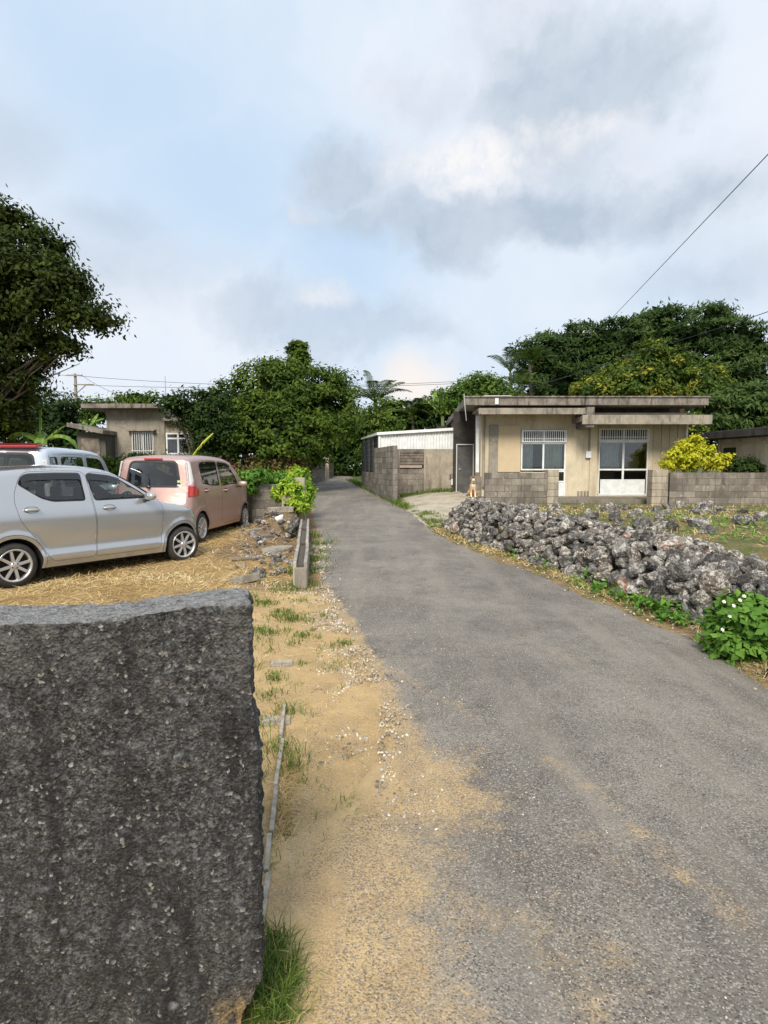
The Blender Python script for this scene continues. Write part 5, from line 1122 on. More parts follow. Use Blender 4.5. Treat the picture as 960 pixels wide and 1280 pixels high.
def trough():
    A = gnd(369,736); B = gnd(374,662); zt = at(480,703,A.y).z; t = thing('kerb_trough', 'long narrow concrete channel edging raised on the left side of the lane', 'kerb', tuple(A)); B = Vector((A.x-.06*0+ (at(377,643,12.6).x-A.x), 12.6, 0)); d = Vector((B.x-A.x, B.y-A.y, 0)); L = d.length; d.normalize(); M = Matrix.Rotation(math.atan2(d.y, d.x), 3, 'Z'); n = Vector((-d.y, d.x, 0))
    N = 3
    for side, nm in ((-1,'right_side'),(1,'left_side')):
        mb = MB(); rng = np.random.default_rng(4+side)
        for k in range(N):
            mb.cur = .6+.4*rng.random(); c = A+d*(L*(k+.5)/N)+n*(.068*side-.07); zz_ = zt+road_z(c.y)*.75-.01*k; mb.obox((c.x, c.y, zz_/2+.0), (L/N-.02, .045, zz_), Matrix.Rotation(math.atan2(d.y, d.x)+rng.normal(0,.004), 3, 'Z'))
        link('side_slab', mb, concrete('pale_edge_concrete', (.40,.37,.33), (.14,.125,.11), stain=.8, scale=1.6), t, bevel=.01)
    mb = MB()
    for k in range(N): c = A+d*(L*(k+.5)/N)-n*.07; zz_ = zt+road_z(c.y)*.75-.04; mb.obox((c.x, c.y, zz_/2), (L/N-.03, .088, zz_), M)
    link('soil_fill', mb, plain('black_soil', (.05,.042,.035), .95, c2=(.12,.1,.08), scale=20, bump=.8, bscale=50), t)
    c = A-n*.07-d*.03; link('end_slab', MB().obox((c.x, c.y, zt/2-.03), (.04, .15, zt-.06), M), M_grey, t, bevel=.01)
trough()
def slabs():
    rng = np.random.default_rng(8); spec = [(305,728,.55,.22,.10,.35,'broken dark concrete slab lying in the straw nearest the wall top'),(345,690,.75,.30,.08,.12,'flat grey weathered slab in the straw beside the concrete channel'),(368,672,.5,.22,.07,-.3,'small grey slab leaning near the middle of the concrete channel'),(318,665,.5,.14,.07,.5,'narrow dark broken slab in the rubble behind the white stone'),(322,650,.9,.3,.13,.7,'large tilted grey slab beside the pink car front wheel'),(333,640,.7,.35,.12,-.2,'grey slab on top of the rubble heap beside the pink car'),(352,640,.8,.16,.12,-.15,'beam-like concrete piece lying across the end of the channel'),(335,671,.45,.1,.05,.1,'thin pale board in the straw in front of the white stone'),(310,700,.6,.1,.05,.3,'thin dark stick of timber in the straw behind the broken slab')]
    for k, (px, py, l, w, h, a, lb) in enumerate(spec):
        g = gnd(px, py, H); l *= .85; mb = MB(); M = Matrix.Rotation(a, 3, 'Z')@Matrix.Rotation(rng.normal(.05,.12), 3, 'X')@Matrix.Rotation(rng.normal(0,.1), 3, 'Y'); nn = 7
        poly = [(math.cos(2*PI*q/nn+.3)*l/2*rng.uniform(.75,1.1), math.sin(2*PI*q/nn+.3)*w/2*rng.uniform(.8,1.15)) for q in range(nn)] if w > .12 else [(-l/2,-w/2),(l/2,-w/2*.8),(l/2,w/2),(-l/2,w/2)]
        nq = len(poly); vs = [M@Vector((x, y, zq)) + g+Vector((0,0,h*.4)) for zq in (-h/2, h/2) for x, y in poly]; mb.cur = rng.random(); mb.add(vs, [tuple(range(nq))[::-1], tuple(range(nq,2*nq))]+[(i,(i+1)%nq,nq+(i+1)%nq,nq+i) for i in range(nq)])
        o = rebase(link('broken_slab', mb, M_wood if w <= .12 else M_grey, bevel=.012)); tag(o, lb, 'slab' if w > .12 else 'board')
    p = at(348,648,11.0); V, F_, R = rock((p.x, p.y, p.z), .105, 3, rng, .05); o = rebase(link('white_stone', mesh_np('white_stone', V, F_, R, smooth=True), plain('white_stone', (.78,.77,.72), .8, c2=(.6,.58,.5), scale=9))); tag(o, 'round bright white stone resting on the rubble beside the concrete channel', 'stone')
    V, F_, R = cat([rock((gnd(px,py,H)+Vector((rng.normal(0,.1),rng.normal(0,.2),.02)))[:], abs(rng.normal(.03,.03))+.02, 2, rng) for px, py in [(rng.uniform(302,374)-(k2%3)*6*rng.random(), rng.choice([640,645,650,656,662,668,676,686,700,715])+rng.uniform(-6,6)) for k2 in range(150)] if px < 357+ (740-py)*.12]); tag(link('rubble', mesh_np('rubble', V, F_, R), M_coral), kind='stuff', label='small broken rubble and soil clods beside the concrete channel', cat='rubble')
slabs()
def edging():
    t = MB(); P = [gnd(px, py) for px, py in ((326,1180),(332,1100),(338,1050),(345,990),(352,930),(356,885))]; rng = np.random.default_rng(6)
    for k in range(len(P)-1):
        a, b = P[k], P[k+1]; d = (b-a); L = d.length; c = (a+b)/2+Vector((rng.normal(0,.004), 0, .012)); t.cur = rng.random(); t.obox(c, (L-.012, .02, .05), Matrix.Rotation(math.atan2(d.y, d.x)+rng.normal(0,.02), 3, 'Z'))
    o = rebase(link('edging_strip', t, plain('bleached_edging', (.42,.38,.32), .9, c2=(.25,.22,.18), scale=18, bump=.5), bevel=.004)); tag(o, 'thin bleached edging strip half buried in sand beside the near rough wall', 'edging')
    for (px, py, lb) in ((352,830,'small pale paving brick sunk in the sand, nearest the edging strip'),(345,902,'buried grey brick behind the green tuft beside the near wall')):
        g = gnd(px, py); o = rebase(link('paving_brick', MB().obox(g+Vector((0,0,.0)), (.17,.12,.03), Matrix.Rotation(.15,3,'Z')), M_old, bevel=.008)); tag(o, lb, 'brick')
edging()
def yard_rubble():
    rng = np.random.default_rng(77)
    for k in range(46):
        px = rng.uniform(598, 975); py = rng.uniform(632, 652) if rng.random() < .7 else rng.uniform(645, 668)
        if py > 652 and px < 780: py = rng.uniform(634, 648)
        p = gnd(px, py, H); s = rng.uniform(.06, .17); V, Fc, R = rock((p.x, p.y, p.z+s*.3), s, 2, rng, 0.12)
        o = rebase(link('loose_rock', mesh_np('loose_rock', V, Fc, R), M_coral))
        tag(o, 'loose lump of pale pitted coral rock lying in the dry weeds before the block walls', 'rock', 'loose coral rocks scattered in the raised yard')
yard_rubble()
# ------------------------------------------------------------------ cars
def paint(name, c, metal=.5, rough=.32): return plain(name, c, rough, metal=metal, coat=1.0)
M_tyre = plain('tyre_rubber', (.02,.02,.021), .8, c2=(.04,.037,.033), scale=14, bump=.15)
M_rim = plain('silver_alloy', (.62,.62,.63), .3, metal=.75)
M_dark = plain('black_plastic', (.018,.018,.019), .55)
M_gap = plain('panel_gap', (.008,.008,.008), .9)
M_seat = plain('grey_seat_cloth', (.26,.255,.245), .9)
M_cgl = glass_mat('clear_car_glass', (.80,.88,.84), .03); M_tgl = glass_mat('privacy_car_glass', (.28,.30,.31), .2); M_visor = glass_mat('smoked_visor', (.22,.22,.22), .45)
M_red = plain('red_lamp_lens', (.42,.012,.015), .12, coat=1, c2=(.5,.02,.02), scale=20); M_clear = plain('clear_lamp_lens', (.68,.66,.64), .15, coat=1); M_head = plain('headlamp_lens', (.6,.63,.65), .1, coat=1)
def smooth_poly(P, it=2, closed=False):
    P = [Vector(p) for p in P]
    for _ in range(it):
        Q = [] if closed else [P[0]]; n = len(P)
        for i in range(n if closed else n-1): a, b = P[i], P[(i+1)%n]; Q += [a.lerp(b,.25), a.lerp(b,.75)]
        if not closed: Q.append(P[-1])
        P = Q
    return P
def rounded(P, r=.04, n=4):
    P = [Vector(p) for p in P]; out = []; m = len(P)
    for i in range(m):
        a, b, c = P[i-1], P[i], P[(i+1)%m]; e1, e2 = (a-b), (c-b); q = min(r, e1.length*.45, e2.length*.45); p1 = b+e1.normalized()*q; p2 = b+e2.normalized()*q
        for k in range(n+1): u = k/n; out.append(p1*(1-u)**2+b*2*u*(1-u)+p2*u*u)
    return out
def resample(P, step, closed=False):
    P = [Vector(p) for p in P]; out = []; n = len(P)
    for i in range(n if closed else n-1):
        a, b = P[i], P[(i+1)%n]; k = max(1, int((b-a).length/step+.5)); out += [a.lerp(b, j/k) for j in range(k)]
    if not closed: out.append(P[-1])
    return out
def inside(p, poly):
    x, y = p; c = False; n = len(poly)
    for i in range(n):
        x1, y1 = poly[i]; x2, y2 = poly[i-1]
        if (y1 > y) != (y2 > y) and x < (x2-x1)*(y-y1)/(y2-y1)+x1: c = not c
    return c
def patch(outer, holes, fn, res=.035, flip=False):
    pts = [Vector(p[:2]) for p in outer]; edges = [(i, (i+1)%len(outer)) for i in range(len(outer))]
    for h in holes: b = len(pts); pts += [Vector(p[:2]) for p in h]; edges += [(b+i, b+(i+1)%len(h)) for i in range(len(h))]
    xs = [p.x for p in pts]; ys = [p.y for p in pts]; bd = [Vector(p) for p in pts]
    arr = np.array([(p.x, p.y) for p in bd]); x = min(xs)+res/2
    while x < max(xs):
        y = min(ys)+res/2
        while y < max(ys):
            if np.min((arr[:,0]-x)**2+(arr[:,1]-y)**2) > (res*.45)**2 and inside((x,y), outer) and not any(inside((x,y), h) for h in holes): pts.append(Vector((x,y)))
            y += res
        x += res
    vs, es, fs, *_ = delaunay_2d_cdt(pts, edges, [], 0, 1e-6); F_ = []
    for f in fs:
        c = sum((vs[i] for i in f), Vector((0,0)))/len(f)
        if inside(c, outer) and not any(inside(c, h) for h in holes): F_.append(tuple(f)[::-1] if flip else tuple(f))
    return [fn(v.x, v.y) for v in vs], F_
def inset(poly, d):
    P = [Vector(p[:2]) for p in poly]; n = len(P); ar = sum(P[i].x*P[(i+1)%n].y-P[(i+1)%n].x*P[i].y for i in range(n)); s = 1 if ar > 0 else -1; out = []
    for i in range(n):
        a, b, c = P[i-1], P[i], P[(i+1)%n]; e1 = (b-a).normalized() if (b-a).length > 1e-9 else Vector((1,0)); e2 = (c-b).normalized() if (c-b).length > 1e-9 else e1
        n1 = Vector((-e1.y, e1.x))*s; n2 = Vector((-e2.y, e2.x))*s; m = n1+n2; m = m.normalized() if m.length > 1e-6 else n1; k = 1/max(.5, m.dot(n1)); out.append(b+m*d*k)
    return out
def interp(P, x):
    return float(np.interp(x, [p[0] for p in P], [p[1] for p in P]))
def build_car(S, name, label, paint_m, loc, rz, roof_m=None):
    t = thing(name, label, S.get('cat', 'car'), loc, rz, world=False)
    prof = resample(smooth_poly(S['prof'], 3), .045); PR = np.array([(p.x, p.y) for p in prof]); xf, xr = PR[:,0].max(), PR[:,0].min()
    zs = np.linspace(0, 2, 81); sec = S['sec']; ws = np.interp(zs, [a for a, b in sec], [b for a, b in sec]); k_ = np.array([.1,.2,.4,.2,.1])
    wp = np.pad(ws, 2, 'edge'); ws = np.convolve(wp, k_, 'valid')
    seg_a, seg_b = PR[:-1], PR[1:]
    def dprof(x, z):
        p = np.array((x, z)); ab = seg_b-seg_a; tt = np.clip(np.sum((p-seg_a)*ab, 1)/np.maximum(1e-12, np.sum(ab*ab, 1)), 0, 1); return float(np.min(np.linalg.norm(p-seg_a-ab*tt[:,None], axis=1)))
    def wid(x, z, d=None):
        w = float(np.interp(z, zs, ws)); fx = max(0, (x-(xf-S['fr']))/S['fr']); rx = max(0, ((xr+S['rr'])-x)/S['rr']); w -= S['fk']*fx**2.4+S['rk']*rx**2.6
        d = dprof(x, z) if d is None else d; r = S['r']
        if d < r and z > .3: q = 1-d/r; w -= r*.8*(1-math.sqrt(max(0, 1-q*q)))
        # flared arches
        for cx in (0, S['wb']):
            a = math.hypot(x-cx, z-S['wr']); A = S['ar']
            w += .020*math.exp(-((a-A-.03)/.045)**2)*(1 if z > .15 else 0)
        return w
    zlow = S['sill']; A = S['ar']; wr = S['wr']; wb = S['wb']
    # side outline: profile from front low to rear low, then along the sill with arches
    out = [tuple(p) for p in prof]; a0 = math.asin((zlow-wr)/A); 
    def arch(cx): return [(cx+A*math.cos(th), wr+A*math.sin(th)) for th in np.linspace(PI-a0, a0, 22)]
    bottom = resample([(prof[-1].x, prof[-1].y), (prof[-1].x+.06, zlow), (-A*math.cos(a0)-.0, zlow)], .06)[1:-1]+arch(0)+resample([(A*math.cos(a0), zlow), (wb-A*math.cos(a0), zlow)], .06)[1:-1]+arch(wb)+resample([(wb+A*math.cos(a0), zlow), (prof[0].x-.06, zlow), (prof[0].x, prof[0].y)], .06)[1:-1]
    out += [tuple(p)[:2] for p in bottom]
    doors = [resample(rounded(d, .12), .04, True) for d in S['doors']]; wins = [resample(rounded(w, .045), .04, True) for w in S['wins']]; qw = [resample(rounded(w, .04), .04, True) for w in S.get('qwins', [])]
    body = MB()
    for sg in (-1, 1):
        fn = lambda x, z: (x, sg*wid(x, z), z)
        lamps = [resample(l, .04, True) for l in S.get('tails', [])]
        vs, fs = patch(out, doors+qw+[], fn, .035, flip=sg > 0); body.add(vs, fs)
        fi = lambda o_: (lambda x, z: (x, sg*(wid(x, z)+o_), z))
        # dark backing behind the shut lines
        bk = MB(); 
        for d in doors: vs, fs = patch(inset(d, -.02), [inset(d, .02)], fi(-.012), .06, flip=sg > 0); bk.add(vs, fs)
        for w in wins+qw: vs, fs = patch(inset(w, -.006), [inset(w, .012)], fi(-.006), .06, flip=sg > 0); bk.add(vs, fs)
        link('seal', bk.mesh('seal', True), M_gap, t)
        for d, w, tint, hd in zip(doors, wins, S['tints'], S['handles']):
            dd = inset(d, .0045); vs, fs = patch(dd, [w], fi(0), .04, flip=sg > 0); m = MB().add(vs, fs).mesh('door', True); do = link('door', m, paint_m, t)
            vs, fs = patch(inset(w, .018), [], fi(-.007), .08, flip=sg > 0); link('window', MB().add(vs, fs).mesh('window', True), tint, do)
            vs, fs = patch(inset(w, -.004), [inset(w, .009)], fi(.001), .08, flip=sg > 0); link('window_trim', MB().add(vs, fs).mesh('window_trim', True), M_dark, do)
            hx, hz = hd; hw = wid(hx, hz); hb = MB(); hb.tube([(hx-.085, sg*(hw-.002), hz), (hx-.07, sg*(hw+.028), hz), (hx+.07, sg*(hw+.028), hz), (hx+.085, sg*(hw-.002), hz)], [.014,.019,.019,.014], 8); link('handle', hb.mesh('handle', True), paint_m, do)
            rg = [(hx+q_*math.cos(a), hz+q_*.44*math.sin(a)) for q_, aa in ((.092, np.linspace(0, 1.93*PI, 24)), (.082, np.linspace(1.93*PI, 0, 24))) for a in aa]; vs, fs = patch(rg, [], fi(.0025), .08, flip=sg > 0); link('handle_surround', MB().add(vs, fs).mesh('surround', True), M_gap, do)
            cup = [(hx+.075*math.cos(a), hz+.034*math.sin(a)) for a in np.linspace(0, 2*PI, 20, endpoint=False)]; vs, fs = patch(cup, [], fi(.0015), .05, flip=sg > 0); link('handle_cup', MB().add(vs, fs).mesh('cup', True), paint_m if S.get('cup') is None else M_dark, do)
            if S.get('visor'):
                top = max(p[1] for p in w); vis = [p for p in w if p[1] > top-.10]
                xs_ = [p[0] for p in w]; zt_ = top-.085; up = sorted([p for p in w if p[1] > zt_], key=lambda p: p[0])
                if len(up) > 4:
                    vp = [(up[0][0]-.0, up[0][1]-.01)]+[(p[0], p[1]+.018) for p in up]+[(up[-1][0], up[-1][1]-.01)]
                    n_ = len(up); lo = [(p[0], p[1]-.075) for p in up[::-1]]; vs, fs = patch([(p[0], p[1]+.016) for p in up]+lo, [], fi(.016), .08, flip=sg < 0 and False); link('visor', MB().add(vs, fs).mesh('visor', True), M_visor, do)
        for w, tint in zip(qw, S.get('qtints', [])): vs, fs = patch(inset(w, .012), [], fi(-.006), .08, flip=sg > 0); link('quarter_window', MB().add(vs, fs).mesh('quarter_window', True), tint, t)
        for l, mt, nm in S.get('lamps', []):
            l = resample(rounded(l, .02), .03, True); vs, fs = patch(l, [], fi(.012), .014, flip=sg > 0); lm = link(nm, MB().add(vs, fs).mesh(nm, True), mt, t); sld = lm.modifiers.new('solid', 'SOLIDIFY'); sld.thickness = .012; sld.offset = 0
        for q in S.get('seams', []):
            q = resample(smooth_poly(q, 2), .03); mb = MB(); vs = []
            for i_, p in enumerate(q):
                d_ = (q[min(i_+1, len(q)-1)]-q[max(i_-1, 0)]).normalized(); n_ = Vector((-d_.y, d_.x))*.0032; vs += [fi(.0015)(p.x+n_.x, p.y+n_.y), fi(.0015)(p.x-n_.x, p.y-n_.y)]
            mb.add(vs, [(2*i_, 2*i_+1, 2*i_+3, 2*i_+2) for i_ in range(len(q)-1)]); link('hatch_seam', mb, M_gap, t)
        # arch trim ring, crease, wheel wells
        for cx in (0, wb):
            ring = [(cx+(A+.045)*math.cos(th), wr+(A+.045)*math.sin(th)) for th in np.linspace(a0, PI-a0, 30)]+[(cx+(A+.041)*math.cos(th), wr+(A+.041)*math.sin(th)) for th in np.linspace(PI-a0, a0, 30)]
            vs, fs = patch(ring, [], fi(.0012), .05, flip=sg < 0)
            if S.get('ring', True): link('arch_line', MB().add(vs, fs).mesh('arch_line', True), M_gap, t)
            mb = MB(); n = 20; vs = []
            for i in range(n+1):
                th = a0-.25+(PI-2*a0+.5)*i/n; vs += [(cx+(A-.0)*math.cos(th), sg*(wid(cx+A*math.cos(th), wr+A*math.sin(th), 1)-.002), wr+A*math.sin(th)), (cx+(A-.03)*math.cos(th), sg*.42, wr+(A-.03)*math.sin(th))]
            b0 = len(vs); mb.add(vs, [(2*i, 2*i+1, 2*i+3, 2*i+2) for i in range(n)]); mb.add([(cx, sg*.42, wr)]+[vs[2*i+1] for i in range(n+1)], [(0, i+1, i+2) for i in range(n)]); link('wheel_well', mb, M_gap, t)
        # wheel
        for wi, cx in enumerate((0, wb)):
            wt = thing_part('wheel', t); yw = sg*(S['tw']); W2 = .078; R = S['wr']; st = (S.get('steer', 0) if wi else 0)
            wt.location = (cx, yw, R); wt.rotation_euler = (0, 0, st)
            rr_ = S['rim']; ty = [(-W2,rr_*.97),(-W2-.004,rr_+.012),(-W2+.004,R-.035),(-W2+.022,R-.008),(-.03,R),(.03,R),(W2-.022,R-.008),(W2-.004,R-.035),(W2+.004,rr_+.012),(W2,rr_*.97)]
            link('tyre', MB().lathe(ty, 40).mesh('tyre', True), M_tyre, wt); f = -1 if sg < 0 else 1
            rim = MB(); rim.lathe([(f*(W2+.002),rr_*1.0),(f*(W2+.006),rr_*.985),(f*(W2-.002),rr_*.90),(f*(W2-.05),rr_*.87),(-f*.04,rr_*.85)], 40)
            link('rim', rim.mesh('rim', True), M_rim, wt); link('brake', MB().lathe([(f*.02,.001),(f*.02,rr_*.86)], 30).mesh('b'), M_gap, wt)
            sp = MB(); ns = S['spokes']
            for k in range(ns):
                a = 2*PI*k/ns+.2; ca, sa = math.cos(a), math.sin(a); pa, pb = -sa, ca
                def q(r, w_, d): return (ca*r+pa*w_, f*(W2-d), sa*r+pb*w_)
                w1, w2, r1, r2 = S['spw'][0], S['spw'][1], .03, rr_*.93; sp.add([q(r1,-w1,.012), q(r2,-w2,.006), q(r2,w2,.006), q(r1,w1,.012), q(r1,-w1,.045), q(r2,-w2,.04), q(r2,w2,.04), q(r1,w1,.045)], [(0,1,2,3),(0,4,5,1),(3,2,6,7),(1,5,6,2)])
            link('spokes', sp, M_rim, wt, bevel=.004); link('hub', MB().lathe([(f*(W2-.05),.052),(f*(W2-.008),.045),(f*(W2-.002),.028),(f*(W2-.002),.001)], 20).mesh('hub', True), M_rim, wt)
            nt_ = MB()
            for k in range(4): a = 2*PI*k/4+.6; nt_.lathe([(f*(W2-.012),.009),(f*(W2+.001),.007),(f*(W2+.001),.001)], 8, c=(.036*math.cos(a), 0, .036*math.sin(a)))
            link('wheel_nuts', nt_.mesh('n', True), M_gap, wt)
        # mirror
        mx, mz = S['mirror']; mw = wid(mx, mz); mb = MB(); v0, f0 = ICO[2]; vs = [(mx+p[0]*.055+.02*max(0,p[0]), sg*(mw+.13)+p[1]*.10, mz+.045+p[2]*.062*(1 if p[2] < 0 else .95)) for p in np.sign(v0)*np.abs(v0)**.75]; mb.add(vs, f0.tolist()); mo = link('mirror', mb.mesh('mirror', True), paint_m, t)
        link('mirror_arm', MB().box(mx-.03, mx+.04, min(sg*(mw-.02), sg*(mw+.08)), max(sg*(mw-.02), sg*(mw+.08)), mz-.03, mz+.0), M_dark, mo)
    # top strip
    nrm = []; n = len(prof)
    for i in range(n): a, b = prof[max(0,i-1)], prof[min(n-1,i+1)]; d = (b-a).normalized(); nrm.append(Vector((-d.y, d.x)))
    c0 = Vector((1.0, .6))
    nrm = [q if q.dot(p-c0) > 0 else -q for p, q in zip(prof, nrm)]
    for _ in range(3): nrm = [(nrm[max(0,i-1)]+nrm[i]*2+nrm[min(n-1,i+1)]).normalized() for i in range(n)]
    s = [0.0]
    for i in range(1, n): s.append(s[-1]+(prof[i]-prof[i-1]).length)
    we = [wid(p.x, p.y, 0) for p in prof]; S_ = np.array(s)
    def top(ss, y, o_=0.0):
        x = np.interp(ss, S_, PR[:,0]); z = np.interp(ss, S_, PR[:,1]); w = np.interp(ss, S_, we); nx_ = np.interp(ss, S_, [q.x for q in nrm]); nz = np.interp(ss, S_, [q.y for q in nrm]); cr = S['crown']*(1-min(1, abs(y/w))**2.2)+o_; return (float(x+nx_*cr), float(y), float(z+nz*cr))
    outer = [(s[i], -we[i]) for i in range(n)]+[(s[-1], v) for v in np.linspace(-we[-1], we[-1], 10)[1:-1]]+[(s[i], we[i]) for i in range(n-1,-1,-1)]+[(s[0], v) for v in np.linspace(we[0], -we[0], 10)[1:-1]]
    def s_at(x, z): d = (PR[:,0]-x)**2+(PR[:,1]-z)**2; return float(S_[int(np.argmin(d))])
    hs = []
    for (pa, pb, m_, nm, tint) in S['screens']:
        sa, sb = s_at(*pa), s_at(*pb); wa, wb_ = np.interp(sa, S_, we)-m_[0], np.interp(sb, S_, we)-m_[1]; poly = [(sa,-wa),(sb,-wb_),(sb,wb_),(sa,wa)]; poly = resample(rounded(poly, .09), .05, True); hs.append((poly, nm, tint))
    vs, fs = patch(outer, [h[0] for h in hs], lambda a, y: top(a, y), .055); body.add(vs, fs)
    bm = bmesh.new(); me = body.mesh('body', True); bm.from_mesh(me); bmesh.ops.remove_doubles(bm, verts=bm.verts, dist=.0004); bmesh.ops.recalc_face_normals(bm, faces=bm.faces); bm.to_mesh(me); bm.free(); link('body', me, paint_m, t)
    for poly, nm, tint in hs:
        vs, fs = patch(inset(poly, .012), [], lambda a, y: top(a, y, -.004), .08); g = link(nm, MB().add(vs, fs).mesh(nm, True), tint, t)
        vs, fs = patch(inset(poly, -.004), [inset(poly, .03)], lambda a, y: top(a, y, .0015), .08); link('seal', MB().add(vs, fs).mesh('seal', True), M_dark, g)
    # underbody, cabin
    ub = MB().box(xr+.12, xf-.12, -.60, .60, zlow+.0, zlow+.04); link('underbody', ub, M_gap, t); [link('side_sill', MB().box(A+.02, wb-A-.02, a_, a_+.10, zlow-.02, zlow+.12), M_gap, t) for a_ in (-.66, .56)]
    hp = S['prof'][0]; 
    for sx in S['seats']:
        for sy in (-.33, .33):
            st = link('seat', MB().obox((sx, sy, .52), (.5,.46,.16)), M_seat, t, bevel=.05); link('backrest', MB().obox((sx-.24, sy, .80), (.13,.44,.56), Matrix.Rotation(-.2,3,'Y')), M_seat, st, bevel=.05); link('headrest', MB().obox((sx-.31, sy, 1.14), (.09,.24,.15)), M_seat, st, bevel=.04)
    dx = S['dash']; link('dashboard', MB().obox((dx,0,.82), (.34,1.22,.26)), M_dark, t, bevel=.06); w_ = MB(); c = Vector((dx-.26,-.33,.96)); Rm = Matrix.Rotation(rad(-62),3,'Y'); ring = [c+Rm@Vector((.18*math.cos(a), .18*math.sin(a), 0)) for a in np.linspace(0, 2*PI, 25)]; w_.tube(ring, .014, 6, cap=False); w_.obox(c, (.34,.04,.02), Rm); w_.obox(c, (.10,.12,.04), Rm); link('steering_wheel', w_, M_dark, t)
    link('cabin_floor', MB().box(.35, S['wb']-.35, -.58, .58, .30, .34), M_dark, t)
    S['top'] = top; S['s_at'] = s_at; S['wid'] = wid; return t
def thing_part(name, parent):
    o = bpy.data.objects.new(name, None); COL.objects.link(o); o.parent = parent; o.empty_display_size = .1; return o
def place(pr, pf, wb, zoff=0.0, right_side=True, track=.66):
    """positions of the near (right) rear and front wheel contacts -> car origin (rear axle centre) and heading"""
    d = Vector((pf.x-pr.x, pf.y-pr.y, 0)).normalized(); ang = math.atan2(d.y, d.x); n = Vector((-d.y, d.x, 0)); m = (pr+pf)/2; o = Vector((m.x, m.y, 0))-d*wb/2+n*(track+.08); return (o.x, o.y, H(o.x, o.y)), ang
# silver hatchback
secA = [(0,.66),(.2,.675),(.27,.708),(.345,.734),(.40,.706),(.48,.704),(.62,.724),(.8,.739),(.92,.732),(1.02,.705),(1.1,.685),(1.3,.625),(1.45,.572),(1.55,.53),(2,.4)]
silver = dict(wb=2.46, wr=.28, ar=.335, rim=.205, tw=.645, sill=.20, r=.085, fr=.72, fk=.20, rr=.45, rk=.10, crown=.035, spokes=8, spw=(.02,.017), steer=-.05, visor=True,
  prof=[(2.78,.20),(2.875,.30),(2.88,.55),(2.84,.70),(2.70,.83),(2.45,.90),(2.12,.965),(1.95,1.06),(1.60,1.30),(1.38,1.425),(1.15,1.475),(.75,1.495),(.2,1.47),(-.22,1.42),(-.34,1.36),(-.44,1.05),(-.50,.86),(-.525,.60),(-.52,.38),(-.44,.22)], sec=secA,
  doors=[[(.02,1.10),(.13,1.36),(.22,1.432),(.60,1.445),(.985,1.438),(1.01,1.03),(1.055,.70),(1.04,.34),(1.02,.27),(.46,.27),(.36,.42),(.20,.66),(.08,.82)], [(1.00,1.438),(1.33,1.40),(1.50,1.345),(1.80,1.16),(2.02,1.005),(2.085,.90),(2.085,.55),(2.04,.30),(1.98,.27),(1.03,.27),(1.05,.34),(1.065,.70),(1.02,1.03)]],
  wins=[[(.10,1.28),(.17,1.375),(.25,1.398),(.58,1.405),(.905,1.40),(.925,1.04),(.50,1.045),(.36,1.09)], [(.985,1.40),(1.30,1.365),(1.46,1.315),(1.75,1.13),(1.86,1.04),(1.05,1.035)]],
  qwins=[[(-.405,1.14),(-.345,1.33),(-.25,1.37),(-.27,1.29),(-.36,1.12)]], qtints=[M_tgl],
  seams=[[(-.10,1.425),(-.20,1.33),(-.33,1.10),(-.36,.95),(-.34,.72)]],
  tints=[M_tgl, M_cgl], handles=[(.22,.955),(1.24,.93)], mirror=(1.80,1.02), screens=[((2.02,1.02),(1.40,1.42),(.09,.12),'windshield',M_cgl), ((-.36,1.33),(-.455,.98),(.14,.14),'rear_window',M_tgl)], seats=(.55,1.35), dash=1.95,
  lamps=[([(-.50,.62),(-.515,.78),(-.49,.90),(-.42,.90),(-.40,.64)],M_red,'tail_light')])
pr, pf = gnd(31,734), gnd(226,701); loc, ang = place(pr, pf, 2.46)
P_silver = paint('silver_metallic_paint', (.48,.495,.515), .65, .22)
ts = build_car(silver, 'parked_hatchback', 'silver small hatchback seen side-on with eight-spoke alloy wheels, nearest of the parked cars', P_silver, loc, ang)
a = Vector(silver['top'](silver['s_at'](-.10,1.44), 0, .0)); link('antenna', MB().tube([a, a+Vector((-.05,0,.03)), a+Vector((-.20,0,.15))], [.014,.008,.004], 6), M_dark, ts)
